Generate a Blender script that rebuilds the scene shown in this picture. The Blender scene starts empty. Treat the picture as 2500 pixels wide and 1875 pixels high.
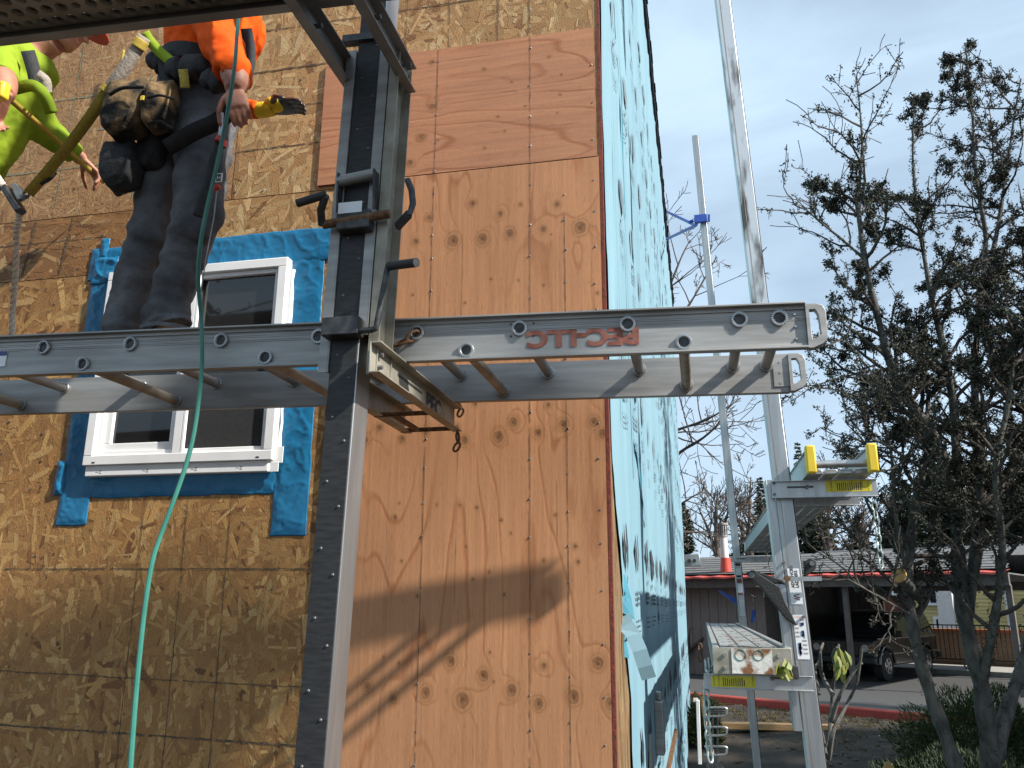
import bpy, bmesh, math, random
import numpy as np
from mathutils import Vector, Matrix
from mathutils import noise as mnoise
rnd = random.Random(11); rs = np.random.RandomState(5)
scene = bpy.context.scene
C = bpy.context.collection
rad = math.radians

# ------------------------------------------------------------------ camera
YAW, PITCH, ROLL, FPX = rad(-12.508), rad(14.860), rad(.372), 2028.2
fw = Vector((math.sin(YAW)*math.cos(PITCH), math.cos(YAW)*math.cos(PITCH), math.sin(PITCH)))
rt = Vector((math.cos(YAW), -math.sin(YAW), 0)); up = rt.cross(fw)
rt, up = (math.cos(ROLL)*rt+math.sin(ROLL)*up), (-math.sin(ROLL)*rt+math.cos(ROLL)*up)
cd = bpy.data.cameras.new('camera'); cam = bpy.data.objects.new('camera', cd); C.objects.link(cam)
cam.matrix_world = Matrix((( rt.x, up.x, -fw.x, 0), (rt.y, up.y, -fw.y, 0), (rt.z, up.z, -fw.z, 0), (0, 0, 0, 1)))
cd.sensor_fit = 'HORIZONTAL'; cd.sensor_width = 36; cd.lens = 36*FPX/2500
cd.clip_start = .05; cd.clip_end = 3000
scene.camera = cam

# ------------------------------------------------------------------ sky, sun, exposure
SUN = Vector((-3.4, 1, -2.75)).normalized()
el = math.asin(-SUN.z); az = math.atan2(-SUN.x, -SUN.y)
w = bpy.data.worlds.new('World'); scene.world = w; w.use_nodes = True
nt = w.node_tree; N, Lk = nt.nodes, nt.links
bgn = N['Background']; sky = N.new('ShaderNodeTexSky'); sky.sky_type = 'NISHITA'; sky.sun_disc = False
sky.sun_elevation = el; sky.sun_rotation = az; sky.air_density = 1.0; sky.dust_density = .6; sky.ozone_density = 2.0
tc = N.new('ShaderNodeTexCoord'); mp = N.new('ShaderNodeMapping'); mp.inputs['Scale'].default_value = (1, 1, 3.2)
mp.inputs['Rotation'].default_value = (0.12, .1, .6)
n1 = N.new('ShaderNodeTexNoise'); n1.inputs['Scale'].default_value = 1.7; n1.inputs['Detail'].default_value = 7; n1.inputs['Distortion'].default_value = .5
n1.inputs['Roughness'].default_value = .52
cr = N.new('ShaderNodeMapRange'); cr.inputs['From Min'].default_value = .36; cr.inputs['From Max'].default_value = .66
cr.inputs['To Min'].default_value = .52; cr.inputs['To Max'].default_value = .95
mx = N.new('ShaderNodeMix'); mx.data_type = 'RGBA'; mx.inputs['B'].default_value = (8.0, 10.4, 12.8, 1)
Lk.new(tc.outputs['Generated'], mp.inputs['Vector']); Lk.new(mp.outputs['Vector'], n1.inputs['Vector'])
Lk.new(n1.outputs['Fac'], cr.inputs['Value']); Lk.new(cr.outputs['Result'], mx.inputs['Factor'])
Lk.new(sky.outputs['Color'], mx.inputs['A']); Lk.new(mx.outputs['Result'], bgn.inputs['Color'])
bgn.inputs['Strength'].default_value = .05
sl = bpy.data.lights.new('sun', 'SUN'); sl.energy = 5.0; sl.angle = rad(1.2); sl.color = (1, .95, .87)
so = bpy.data.objects.new('sun', sl); C.objects.link(so); so.rotation_euler = SUN.to_track_quat('-Z', 'Y').to_euler()
so.location = (20, -8, 20)
scene.view_settings.view_transform = 'Standard'; scene.view_settings.look = 'None'
scene.view_settings.exposure = .86; scene.view_settings.gamma = 1.0

# ------------------------------------------------------------------ pixel helpers (2212 px wide reading scale)
KP = 2500/2212
def ray(x, y):
    a, b = (x*KP-1250)/FPX, -(y*KP-937.5)/FPX
    return fw + rt*a + up*b
def P(x, y, Y): d = ray(x, y); return d*(Y/d.y)
def PZ(x, y, z): d = ray(x, y); return d*(z/d.z)
def PX(x, y, X): d = ray(x, y); return d*(X/d.x)

# ------------------------------------------------------------------ materials
def nodes(m): return m.node_tree.nodes, m.node_tree.links
def mat(name, c1, c2=None, rough=.6, metal=0, scale=20, bump=0, bscale=None, stretch=(1,1,1), attr=None, spec=.5, fac=(.35,.65), detail=6, trans=0, alpha=None, coat=0):
    """principled material: two-tone procedural noise, optional face colours and bump"""
    m = bpy.data.materials.new(name); m.use_nodes = True; n, l = nodes(m); b = n['Principled BSDF']
    b.inputs['Roughness'].default_value = rough; b.inputs['Metallic'].default_value = metal
    b.inputs['Specular IOR Level'].default_value = spec; b.inputs['Coat Weight'].default_value = coat
    b.inputs['Transmission Weight'].default_value = trans
    if alpha is not None: b.inputs['Alpha'].default_value = alpha
    tc = n.new('ShaderNodeTexCoord'); mp = n.new('ShaderNodeMapping'); mp.inputs['Scale'].default_value = stretch
    l.new(tc.outputs['Object'], mp.inputs['Vector'])
    nz = n.new('ShaderNodeTexNoise'); nz.inputs['Scale'].default_value = scale; nz.inputs['Detail'].default_value = detail
    l.new(mp.outputs['Vector'], nz.inputs['Vector'])
    mr = n.new('ShaderNodeMapRange'); mr.inputs['From Min'].default_value = fac[0]; mr.inputs['From Max'].default_value = fac[1]
    l.new(nz.outputs['Fac'], mr.inputs['Value'])
    mx = n.new('ShaderNodeMix'); mx.data_type = 'RGBA'
    l.new(mr.outputs['Result'], mx.inputs['Factor'])
    if attr:
        at = n.new('ShaderNodeAttribute'); at.attribute_name = attr
        hs = n.new('ShaderNodeHueSaturation'); hs.inputs['Value'].default_value = c2 if c2 else .8
        l.new(at.outputs['Color'], mx.inputs['A']); l.new(at.outputs['Color'], hs.inputs['Color']); l.new(hs.outputs['Color'], mx.inputs['B'])
    else:
        mx.inputs['A'].default_value = (*c1, 1); mx.inputs['B'].default_value = (*(c2 or c1), 1)
    l.new(mx.outputs['Result'], b.inputs['Base Color'])
    if bump:
        n2 = n.new('ShaderNodeTexNoise'); n2.inputs['Scale'].default_value = bscale or scale*3; n2.inputs['Detail'].default_value = 5
        l.new(mp.outputs['Vector'], n2.inputs['Vector'])
        bp = n.new('ShaderNodeBump'); bp.inputs['Strength'].default_value = bump; bp.inputs['Distance'].default_value = .01
        l.new(n2.outputs['Fac'], bp.inputs['Height']); l.new(bp.outputs['Normal'], b.inputs['Normal'])
    return m
M = dict(
 strand=mat('osb strands', None, .72, rough=.75, scale=260, stretch=(1,1,.35), attr='Col', bump=.25, bscale=300),
 board=mat('osb board', (.30,.17,.07), (.46,.29,.13), rough=.8, scale=28, bump=.3),
 ply=mat('fir plywood', None, .9, rough=.72, scale=420, stretch=(1,1,.08), attr='Col', bump=.12, bscale=500),
 alu=mat('weathered aluminium', (.25,.245,.235), (.36,.355,.34), rough=.52, metal=.5, scale=9, stretch=(.4,1,4), bump=.06, bscale=180),
 alud=mat('stained aluminium', (.24,.22,.17), (.37,.345,.29), rough=.58, metal=.45, scale=14, bump=.1),
 alun=mat('bright aluminium', (.37,.375,.38), (.47,.475,.475), rough=.42, metal=.88, scale=12, stretch=(3,3,.3), bump=.03, bscale=200),
 rust=mat('rusted steel', (.10,.045,.02), (.22,.12,.06), rough=.8, metal=.3, scale=60, bump=.3),
 steel=mat('dark steel', (.035,.036,.038), (.085,.085,.085), rough=.5, metal=.5, scale=30, bump=.1),
 rubber=mat('black rubber facing', (.012,.012,.013), (.028,.028,.029), rough=.62, scale=18, stretch=(1,1,6), bump=.08, bscale=160),
 screw=mat('screw head', (.15,.15,.15), rough=.6, metal=.5),
 white=mat('white vinyl', (.76,.76,.76), (.84,.84,.84), rough=.38, scale=6),
 glass=mat('dark window glass', (.012,.013,.014), (.02,.021,.022), rough=.05, spec=.6, scale=3),
 screen=mat('insect screen', (.018,.018,.019), (.03,.03,.03), rough=.85, scale=200),
 tape=mat('blue flashing tape', (.008,.125,.26), (.012,.155,.31), rough=.38, scale=10, spec=.45, bump=.1, bscale=60),
 wrap=mat('pale blue house wrap', (.20,.335,.40), (.165,.29,.355), rough=.6, scale=2.2, stretch=(1,1,.22), bump=.08, bscale=30, spec=.3),
 wrapd=mat('shaded wrap underside', (.03,.17,.24), (.04,.20,.27), rough=.6, scale=9),  # deeper blue for flap undersides and tears, their shade mixed into the colour
 fade=mat('faded ink', (.10,.15,.18), (.15,.215,.25), rough=.7, scale=30),
 ink=mat('black ink', (.015,.016,.02), (.05,.055,.06), rough=.7, scale=60),
 redink=mat('red brown spray paint', (.16,.045,.03), (.28,.11,.08), rough=.8, scale=35),
 chalk=mat('dark chalk', (.05,.035,.025), (.16,.10,.055), rough=.9, scale=70),
 gchalk=mat('green chalk', (.08,.22,.20), (.30,.27,.16), rough=.9, scale=60),
 rededge=mat('red sealed board edge', (.20,.035,.02), (.10,.03,.02), rough=.8, scale=40, bump=.3),
 hose=mat('green air hose', (.018,.125,.095), (.028,.16,.12), rough=.38, scale=15),
 shingle=mat('dark roof shingle', (.02,.022,.028), (.05,.052,.06), rough=.9, scale=90),
 yellow=mat('yellow plastic', (.66,.46,.02), (.72,.52,.04), rough=.45, scale=8),
 galv=mat('galvanised chain', (.30,.36,.35), (.45,.50,.48), rough=.45, metal=.6, scale=40),
 label=mat('white sticker', (.68,.70,.72), (.76,.77,.78), rough=.5, scale=20),
 ylabel=mat('yellow sticker', (.58,.47,.02), (.64,.53,.03), rough=.5, scale=30),
 blabel=mat('blue print', (.05,.08,.20), rough=.6), olabel=mat('orange print', (.65,.12,.02), rough=.6),
 denim=mat('dark grey denim', (.058,.058,.062), (.155,.157,.165), rough=.9, scale=7, bump=.35, bscale=90, spec=.15),
 orange=mat('orange work shirt', (.80,.105,.005), (.66,.075,.004), rough=.85, scale=6, bump=.15, bscale=40, spec=.2),
 lime=mat('lime work shirt', (.24,.33,.02), (.17,.26,.018), rough=.85, scale=6, bump=.2, bscale=30, spec=.2),
 skin=mat('skin', (.42,.20,.13), (.34,.14,.09), rough=.55, scale=25, bump=.1),
 leather=mat('muddy pouch', (.022,.020,.018), (.21,.135,.065), rough=.95, scale=13, spec=.2, fac=(.43,.64), bump=.5, bscale=50),
 black=mat('black nylon', (.012,.012,.013), (.022,.022,.023), rough=.8, scale=60, bump=.3, bscale=120),
 strap=mat('yellow webbing', (.40,.29,.03), (.30,.21,.025), rough=.75, scale=90, bump=.3),
 gstrap=mat('grey shock pack', (.26,.22,.18), (.38,.33,.28), rough=.8, scale=40, bump=.3),
 glovey=mat('yellow glove knit', (.72,.53,.02), (.60,.42,.02), rough=.85, scale=60, bump=.3),
 gloveb=mat('black glove coating', (.015,.016,.018), (.04,.042,.046), rough=.32, scale=40, bump=.3, spec=.6),
 rope=mat('white rope', (.55,.47,.38), (.70,.62,.52), rough=.9, scale=70, bump=.3),
 red=mat('red plastic', (.42,.03,.02), rough=.5), boot=mat('tan boot', (.26,.11,.045), (.18,.075,.03), rough=.7, scale=20),
)

# ------------------------------------------------------------------ object helpers
WL = {}
def link(o, parent=None):
    C.objects.link(o)
    if parent is not None: o.parent = parent
    return o
def tag(o, label, cat, group=None, kind=None):
    o['label'] = label; o['category'] = cat
    if group: o['group'] = group
    if kind: o['kind'] = kind
    return o
def thing(name, label, cat, loc=(0,0,0), group=None):
    o = bpy.data.objects.new(name, None); link(o); o.location = loc; o.empty_display_size = .1
    WL[o] = Vector(loc); return tag(o, label, cat, group)
class MB:
    def __init__(s): s.v = []; s.f = []; s.c = []
    def add(s, vs, fs, col=None):
        b = len(s.v); s.v.extend([tuple(v) for v in vs]); s.f.extend([tuple(b+i for i in f) for f in fs])
        if col is not None: s.c.extend([col]*len(fs))
        return s
    def box(s, a, b, M3=None, col=None):
        """axis box between corners a and b, optional matrix"""
        x0,y0,z0 = a; x1,y1,z1 = b
        vs = [Vector((x,y,z)) for z in (z0,z1) for y in (y0,y1) for x in (x0,x1)]
        if M3 is not None: vs = [M3 @ v for v in vs]
        return s.add(vs, [(0,2,3,1),(4,5,7,6),(0,1,5,4),(2,6,7,3),(0,4,6,2),(1,3,7,5)], col)
    def bar(s, p, q, w, h, upv=(0,0,1), col=None):
        """box bar from p to q, width w (sideways) and height h (along upv)"""
        p, q = Vector(p), Vector(q); d = (q-p).normalized(); u = Vector(upv); x = d.cross(u)
        if x.length < 1e-4: x = d.cross(Vector((1,0,0)))
        x.normalize(); u = x.cross(d)
        vs = [e+x*(i*w/2)+u*(j*h/2) for e in (p,q) for j in (-1,1) for i in (-1,1)]
        return s.add(vs, [(0,2,3,1),(4,5,7,6),(0,1,5,4),(2,6,7,3),(0,4,6,2),(1,3,7,5)], col)
    def tube(s, pts, r, n=8, cap=True, col=None):
        pts = [Vector(p) for p in pts]; k = len(pts)
        rr = [r]*k if not hasattr(r, '__len__') else r
        b = len(s.v); ref = None
        for i, p in enumerate(pts):
            d = (pts[min(i+1,k-1)]-pts[max(i-1,0)]).normalized()
            if ref is None: ref = d.orthogonal().normalized()
            ref = (ref - d*ref.dot(d))
            ref = ref.normalized() if ref.length > 1e-6 else d.orthogonal().normalized()
            y = d.cross(ref)
            for j in range(n):
                a = 2*math.pi*j/n; s.v.append(tuple(p+ref*(rr[i]*math.cos(a))+y*(rr[i]*math.sin(a))))
        nf = 0
        for i in range(k-1):
            for j in range(n):
                s.f.append((b+i*n+j, b+i*n+(j+1)%n, b+(i+1)*n+(j+1)%n, b+(i+1)*n+j)); nf += 1
        if cap:
            s.f.append(tuple(b+j for j in range(n))[::-1]); s.f.append(tuple(b+(k-1)*n+j for j in range(n))); nf += 2
        if col is not None: s.c.extend([col]*nf)
        return s
    def loft(s, rings, cap=True):
        """rings: list of equal-length vertex loops"""
        b = len(s.v); n = len(rings[0])
        for r_ in rings: s.v.extend([tuple(p) for p in r_])
        for i in range(len(rings)-1):
            for j in range(n): s.f.append((b+i*n+j, b+i*n+(j+1)%n, b+(i+1)*n+(j+1)%n, b+(i+1)*n+j))
        if cap: s.f.append(tuple(b+j for j in range(n))[::-1]); s.f.append(tuple(b+(len(rings)-1)*n+j for j in range(n)))
        return s
    def prism(s, poly, off, col=None):
        """extrude polygon (3d points) by vector off"""
        n = len(poly); o = Vector(off); vs = [Vector(p) for p in poly]+[Vector(p)+o for p in poly]
        fs = [tuple(range(n))[::-1], tuple(range(n,2*n))]+[(i,(i+1)%n,n+(i+1)%n,n+i) for i in range(n)]
        return s.add(vs, fs, col)
    def ring(s, c, axis, R, r, n=16, m=6):
        c = Vector(c); ax = Vector(axis).normalized(); a = ax.orthogonal().normalized(); b2 = ax.cross(a); b = len(s.v)
        for i in range(n):
            t = 2*math.pi*i/n; e = a*math.cos(t)+b2*math.sin(t)
            for j in range(m):
                u = 2*math.pi*j/m; s.v.append(tuple(c+e*(R+r*math.cos(u))+ax*(r*math.sin(u))))
        for i in range(n):
            for j in range(m): s.f.append((b+i*m+j, b+((i+1)%n)*m+j, b+((i+1)%n)*m+(j+1)%m, b+i*m+(j+1)%m))
        return s
    def build(s, name, m, parent=None, bev=0, smooth=40, keep=None, fix=True):
        me = bpy.data.meshes.new(name); off = WL.get(parent, Vector((0,0,0)))
        if len(s.v): 
            va = np.array(s.v, dtype=float)-np.array(off)
            me.from_pydata([tuple(v) for v in va.tolist()], [], s.f)
        me.materials.append(M[m] if isinstance(m, str) else m)
        if s.c:
            at = me.color_attributes.new('Col', 'FLOAT_COLOR', 'CORNER')
            ls = np.zeros(len(me.polygons), int); me.polygons.foreach_get('loop_total', ls)
            ca = np.repeat(np.array([(*c[:3],1.) for c in s.c]), ls, axis=0); at.data.foreach_set('color', ca.astype(np.float32).ravel())
        if fix and len(me.polygons) < 60000:
            bm = bmesh.new(); bm.from_mesh(me); bmesh.ops.recalc_face_normals(bm, faces=bm.faces); bm.to_mesh(me); bm.free()
        if smooth:
            me.shade_smooth(); me.set_sharp_from_angle(angle=rad(smooth))
        o = bpy.data.objects.new(name, me); link(o, parent); WL[o] = off
        if bev:
            md = o.modifiers.new('bevel', 'BEVEL'); md.width = bev; md.segments = 2; md.limit_method = 'ANGLE'; md.angle_limit = rad(50)
        return o
def text(body, o, right, upv, size, m, parent, name='lettering', off=.0015, align='LEFT', bold=0, squeeze=1):
    cu = bpy.data.curves.new('t', 'FONT'); cu.body = body; cu.size = size; cu.align_x = align; cu.resolution_u = 3; cu.offset = bold
    ob = bpy.data.objects.new('t', cu); C.objects.link(ob)
    me = bpy.data.meshes.new_from_object(ob); bpy.data.objects.remove(ob)
    r, u = Vector(right).normalized()*squeeze, Vector(upv).normalized(); nrm = r.normalized().cross(u); O = Vector(o)+nrm*off
    mb = MB(); mb.add([O+r*v.co.x+u*v.co.y for v in me.vertices], [tuple(p.vertices) for p in me.polygons])
    bpy.data.meshes.remove(me)
    return mb.build(name, m, parent, smooth=0, fix=False)
# ------------------------------------------------------------------ numpy value noise
_T = rs.rand(256, 256)
def vn(x, y):
    xi = np.floor(x).astype(int); yi = np.floor(y).astype(int); fx = x-xi; fy = y-yi
    fx = fx*fx*(3-2*fx); fy = fy*fy*(3-2*fy); g = lambda a, b: _T[a & 255, b & 255]
    return (g(xi,yi)*(1-fx)+g(xi+1,yi)*fx)*(1-fy)+(g(xi,yi+1)*(1-fx)+g(xi+1,yi+1)*fx)*fy
def fbm(x, y, o=4):
    r = 0; a = .5
    for i in range(o): r = r+a*vn(x*2**i+17*i, y*2**i+31*i); a *= .5
    return r/(1-.5**o)
def grid(nu, nv):
    i = np.arange(nu*nv).reshape(nv, nu)
    return np.stack([i[:-1,:-1], i[:-1,1:], i[1:,1:], i[1:,:-1]], -1).reshape(-1, 4)
def sheet(name, V, nu, nv, m, parent, col=None, smooth=True, mask=None, flip=False):
    """grid mesh from (nu*nv,3) world vertices, optional vertex colours"""
    me = bpy.data.meshes.new(name); F = grid(nu, nv)
    if mask is not None: F = F[mask[F].all(1)]
    if flip: F = F[:, ::-1]
    V = V-np.array(WL.get(parent, (0,0,0)))
    me.vertices.add(len(V)); me.vertices.foreach_set('co', V.astype(np.float32).ravel())
    me.loops.add(F.size); me.loops.foreach_set('vertex_index', F.astype(np.int32).ravel())
    me.polygons.add(len(F)); me.polygons.foreach_set('loop_start', np.arange(0, F.size, 4, dtype=np.int32)); me.polygons.foreach_set('loop_total', np.full(len(F), 4, np.int32))
    me.update(); me.validate()
    me.materials.append(M[m])
    if col is not None:
        at = me.color_attributes.new('Col', 'FLOAT_COLOR', 'POINT')
        at.data.foreach_set('color', np.concatenate([col, np.ones((len(col),1))], 1).astype(np.float32).ravel())
    if smooth: me.shade_smooth()
    o = bpy.data.objects.new(name, me); link(o, parent); WL[o] = WL.get(parent, Vector((0,0,0)))
    return o
# ================================================================== HOUSE
GZ = -2.3
house = thing('house', 'house under renovation with bare wood sheathing and pale blue house wrap round the corner', 'house', (-.3, 3.0, GZ))
mb = MB(); mb.box((-8,3.004,GZ),(-2.40,3.16,6.2)); mb.box((-1.70,3.004,GZ),(-.327,3.16,6.2)); mb.box((-2.40,3.004,GZ),(-1.70,3.16,.6)); mb.box((-2.40,3.004,1.36),(-1.70,3.16,6.2))
fwall = mb.build('front_wall', 'board', house)
MB().box((-2.6,3.165,.4),(-1.5,3.9,1.6)).build('room_behind_window', 'screen', house)
def strands(x0, x1, z0, z1, pal, wts, vert=.75, ln=(.06,.19), wd=(.014,.044), dens=3.4, y=3.0):
    mb = MB(); A = (x1-x0)*(z1-z0); n = int(A*dens/(np.mean(ln)*np.mean(wd)*.8))
    mb.box((x0,y,z0),(x1,y+.0115,z1), col=pal[1])
    pal = np.array(pal); ci = rs.choice(len(pal), n, p=np.array(wts)/sum(wts))
    xs = rs.uniform(x0,x1,n); zs = rs.uniform(z0,z1,n); L = rs.uniform(*ln,n)*rs.uniform(.6,1.15,n); W = rs.uniform(*wd,n)*rs.uniform(.5,1.2,n)
    ang = np.where(rs.rand(n) < .8, rs.normal(0,.38,n), rs.uniform(-1.5,1.5,n))
    ang = ang+np.where(rs.rand(n) < vert, 0, math.pi/2)
    br = rs.uniform(.80,1.16,n)
    small = rs.rand(n) < .22; L = np.where(small, L*.4, L); W = np.where(small, W*.45, W)
    for i in range(n):
        s_, c_ = math.sin(ang[i]), math.cos(ang[i]); l, w_ = L[i]/2, W[i]/2
        p = [(-w_*rs.uniform(.3,1),-l),(w_*rs.uniform(.2,1),-l*rs.uniform(.8,1)),(w_,l*rs.uniform(.5,.9)),(w_*rs.uniform(-.3,.6),l),(-w_*rs.uniform(.6,1),l*rs.uniform(.6,1))]
        yy = y-.0001-.0009*i/n
        vs = [(min(max(xs[i]+a*c_+b*s_,x0),x1), yy, min(max(zs[i]-a*s_+b*c_,z0),z1)) for a,b in p]
        mb.add(vs, [(0,1,2,3,4)], tuple(pal[ci[i]]*br[i]))
    return mb.build('osb_sheet', 'strand', house, smooth=0, fix=False)
BR = [(.50,.32,.14),(.38,.21,.08),(.45,.265,.108),(.565,.39,.19),(.24,.11,.035),(.40,.205,.075)]
GO = [(.42,.23,.075),(.32,.155,.047),(.37,.19,.06),(.49,.295,.11),(.19,.08,.024),(.35,.17,.052)]
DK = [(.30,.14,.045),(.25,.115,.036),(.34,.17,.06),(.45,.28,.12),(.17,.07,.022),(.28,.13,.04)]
PK = [(.43,.25,.11),(.36,.19,.078),(.40,.22,.092),(.52,.33,.16),(.27,.125,.05),(.38,.20,.082)]
WT = [.26,.22,.25,.14,.06,.16]
strands(-1.945,-.325,1.726,2.95,BR,WT,.7)
strands(-3.6,-1.949,1.726,2.95,PK,[.28,.24,.26,.05,.03,.16],.6,(.04,.11),(.008,.024))
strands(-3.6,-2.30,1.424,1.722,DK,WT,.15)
strands(-2.296,-1.40,1.424,1.722,BR,WT,.7)
strands(-3.6,-1.40,-.95,1.42,GO,WT,.7)

# plywood panels: colours computed on a fine grid (grain, knots, pitch lines)
def knots(px):  # (x, y, radius) lists in reading pixels of the wall plane
    return [(P(x,y,3.0).x, P(x,y,3.0).z, r) for x,y,r in px]
f7 = lambda x,y,r: ((830+x/1.7014)/KP, (900+y/1.7014)/KP, r)
f8 = lambda x,y,r: ((780+x/2.0736)/KP, (y/2.0736)/KP, r)
KL = [f7(*a) for a in [(165,250,.016),(105,300,.019),(260,295,.015),(360,262,.016),(487,250,.014),(517,300,.019),(660,285,.024),(722,225,.02),(825,270,.017),(928,235,.019),(1055,225,.02),(1090,272,.018),(563,150,.012),(865,155,.011),
      (462,1215,.02),(600,1275,.021),(715,1335,.022),(512,1375,.028),(360,1345,.02),(225,1370,.018),(118,1320,.018),(848,1235,.012),(828,1390,.02),(972,1360,.024),(1072,1222,.022),(1122,1390,.02),
      (570,580,.008),(525,743,.006),(672,632,.007),(897,610,.007),(712,687,.006),(848,797,.006),(500,570,.005),(405,567,.006),(685,940,.006),(555,875,.006),(325,945,.006),(250,560,.005),(260,800,.005),(990,805,.009),(978,740,.009),(232,620,.009),(622,845,.006),(625,1180,.006),(250,1222,.007),(185,1200,.005),(640,1300,.006)]]
KL += [f8(*a) for a in [(490,1230,.015),(680,1225,.027),(828,1215,.025),(965,1190,.021),(1133,1168,.015),(1322,1158,.027),(775,1040,.017),(918,1090,.015),(1020,1043,.009),(1203,1043,.013),(557,1110,.013),(1010,1425,.005),(1135,1450,.007),(870,1420,.006),(740,1540,.006),(475,1500,.006),(1408,1490,.007),(1174,1195,.005)]]
KU = [f8(*a) for a in [(572,550,.019),(518,703,.019),(460,833,.018),(572,325,.012),(905,600,.007),(940,673,.007),(975,425,.007),(1225,388,.006),(1218,490,.006),(1045,547,.006),(835,360,.009),(838,758,.007),(603,718,.006),(1162,297,.007),(1205,580,.005)]]
def plywood(name, x0, x1, z0, z1, kn, vertical, base, sd, step=.0036):
    nu, nv = int((x1-x0)/step)+1, int((z1-z0)/step)+1
    X, Z = np.meshgrid(np.linspace(x0,x1,nu), np.linspace(z0,z1,nv)); X = X.ravel(); Z = Z.ravel()
    a, b = (X, Z) if vertical else (Z, X)
    a = a+sd; b = b+sd*1.7
    h = fbm(a*4.2, b*.75, 3)*2.1+fbm(a*1.6+3, b*.35, 2)*2.4+a*1.2
    h = h+(fbm(a*18, b*4, 3)-.5)*.10
    kd = np.full(len(X), 9.); core = np.zeros(len(X)); halo = np.zeros(len(X)); ringy = np.zeros(len(X))
    for kx, kz, kr in knots(kn):
        r1, r2 = (1.0, 1.15) if vertical else (1.15, 1.0)
        dx, dz = (X-kx)/r1, (Z-kz)/r2; r = np.sqrt(dx*dx+dz*dz)*(1+.25*(fbm(X*60, Z*60, 2)-.5))
        if kr > .0095: h = h+.42*np.exp(-(r/(kr*1.9))**2)*np.sign(math.sin(kx*91))
        core = np.maximum(core, np.clip(1.25-r/kr*1.25, 0, 1)); halo = np.maximum(halo, np.exp(-(r/(kr*1.5))**2))
        q = r/kr; ringy = np.maximum(ringy, np.where(q < 1.9, (.5+.5*np.sin(q*11))*np.clip(1.9-q, 0, 1), 0))
    fr = (h*2.6) % 1.0
    line = np.exp(-((fr-.08)/.055)**2)*np.clip(fbm(a*3+9, b*1.2, 3)*2.6-.75, 0, 1)
    band = np.clip(1-fr, 0, 1)*.55
    fib = fbm(a*240, b*6, 3)-.5; fib2 = fbm(a*70, b*2.2, 3)-.5; cloud = fbm(X*3.1, Z*2.1, 4)-.5
    pores = np.clip(fbm(a*330+7, b*26, 2)-.72, 0, 1)*3
    col = np.array(base)[None, :]*np.ones((len(X),1))
    dk = np.array((.62,.42,.26))
    t = np.clip(.60*line+.26*band*np.clip(cloud*2+.6,0,1), 0, 1)[:, None]
    col = col*(1-t)+col*dk*t
    col *= (1+.22*fib+.25*fib2+.34*cloud)[:, None]
    col *= (1-.35*np.clip(pores,0,1))[:, None]
    t = (halo*.55)[:, None]; col = col*(1-t)+np.array((.40,.19,.07))*t
    t = (ringy*.60)[:, None]; col = col*(1-t)+np.array((.20,.085,.03))*t
    t = (core*.85)[:, None]; kc = np.array((.15,.06,.02))*(.7+.6*fbm(X*150,Z*150,2))[:, None]; col = col*(1-t)+kc*t
    cr = np.clip(1-np.abs((a*5.3+(fbm(a*0+3, b*5, 3)-.5)*.03) % 1-.5)*190, 0, 1)*(fbm(a*5, b*2+40, 2) > .63)
    col *= (1-.6*cr)[:, None]
    y = 2.9880-.0004*(fib+fib2)+.0006*line+.0015*core*(core > .5)*fbm(X*120,Z*120,2)
    V = np.stack([X, y, Z], 1)
    o = sheet('plywood_panel', V, nu, nv, 'ply', house, np.clip(col, .01, 1))
    MB().box((x0,2.9893,z0),(x1,2.9985,z1)).build('panel_core', 'rededge', o, smooth=0)
    return o
pu = plywood('u', -1.53, -.323, 1.742, 2.344, KU, False, (.44,.20,.10), 3.1)
pl = plywood('l', -1.42, -.313, -.72, 1.738, KL, True, (.48,.225,.102), 0.4)
# chalk lines, snapped and dashed by hand
def chalk(p, q, w, m='chalk', y=2.9975, seg=None, amp=.0016):
    p, q = Vector(p), Vector(q); L = (q-p).length; n = max(2, int(L/.02)); d = (q-p)/n; nz = Vector((-(q-p).z, 0, (q-p).x)).normalized()
    mb = MB(); vs = []
    for i in range(n+1):
        c = p+d*i; ww = w*(rnd.uniform(.45,1.1)); o_ = rnd.uniform(-amp,amp)
        for s_ in (-1,1): vs.append((c.x+nz.x*(s_*ww/2+o_), y, c.z+nz.z*(s_*ww/2+o_)))
    mb.add(vs, [(2*i,2*i+1,2*i+3,2*i+2) for i in range(n) if rnd.random() > .04])
    return mb.build('chalk_line', m, house, smooth=0, fix=False)
for z0,z1,w_ in [(.132,.126,.006),(.805,.805,.006),(-.255,-.300,.005),(-.455,-.50,.009),(-.66,-.71,.009)]:
    chalk((-3.5,0,z0),(-1.42,0,z1),w_)
for x in (-2.197,-2.0,-1.807): chalk((x,0,.42),(x+.012,0,-.9),.004)
for z,a,b,w_ in [(2.16,-1.94,-1.545,.005),(2.36,-1.93,-1.53,.009),(2.58,-1.93,-.33,.006),(1.96,-1.94,-1.545,.007)]: chalk((a,0,z),(b,0,z),w_)
for z in (1.98,2.17,2.36): chalk((-3.5,0,z),(-2.0,0,z),.005,'gchalk')
for x in (-2.86,-2.45): chalk((x,0,1.78),(x+.02,0,2.7),.004,'gchalk')
chalk((-3.3,0,1.606),(-2.56,0,1.606),.005)
for x in (-2.98,-2.78): chalk((x,0,1.44),(x+.03,0,1.72),.012)
for x in (-1.36,-1.16,-.96,-.74,-.60): chalk((x,0,2.35),(x+.002,0,2.95),.004)
for x,a,b in [(-1.0,-.7,2.34),(-.592,-.7,2.34),(-.452,-.7,1.5)]: chalk((x,0,a),(x-.002,0,b),.0026,'chalk',2.9868,amp=.0006)
mb = MB()
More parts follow.
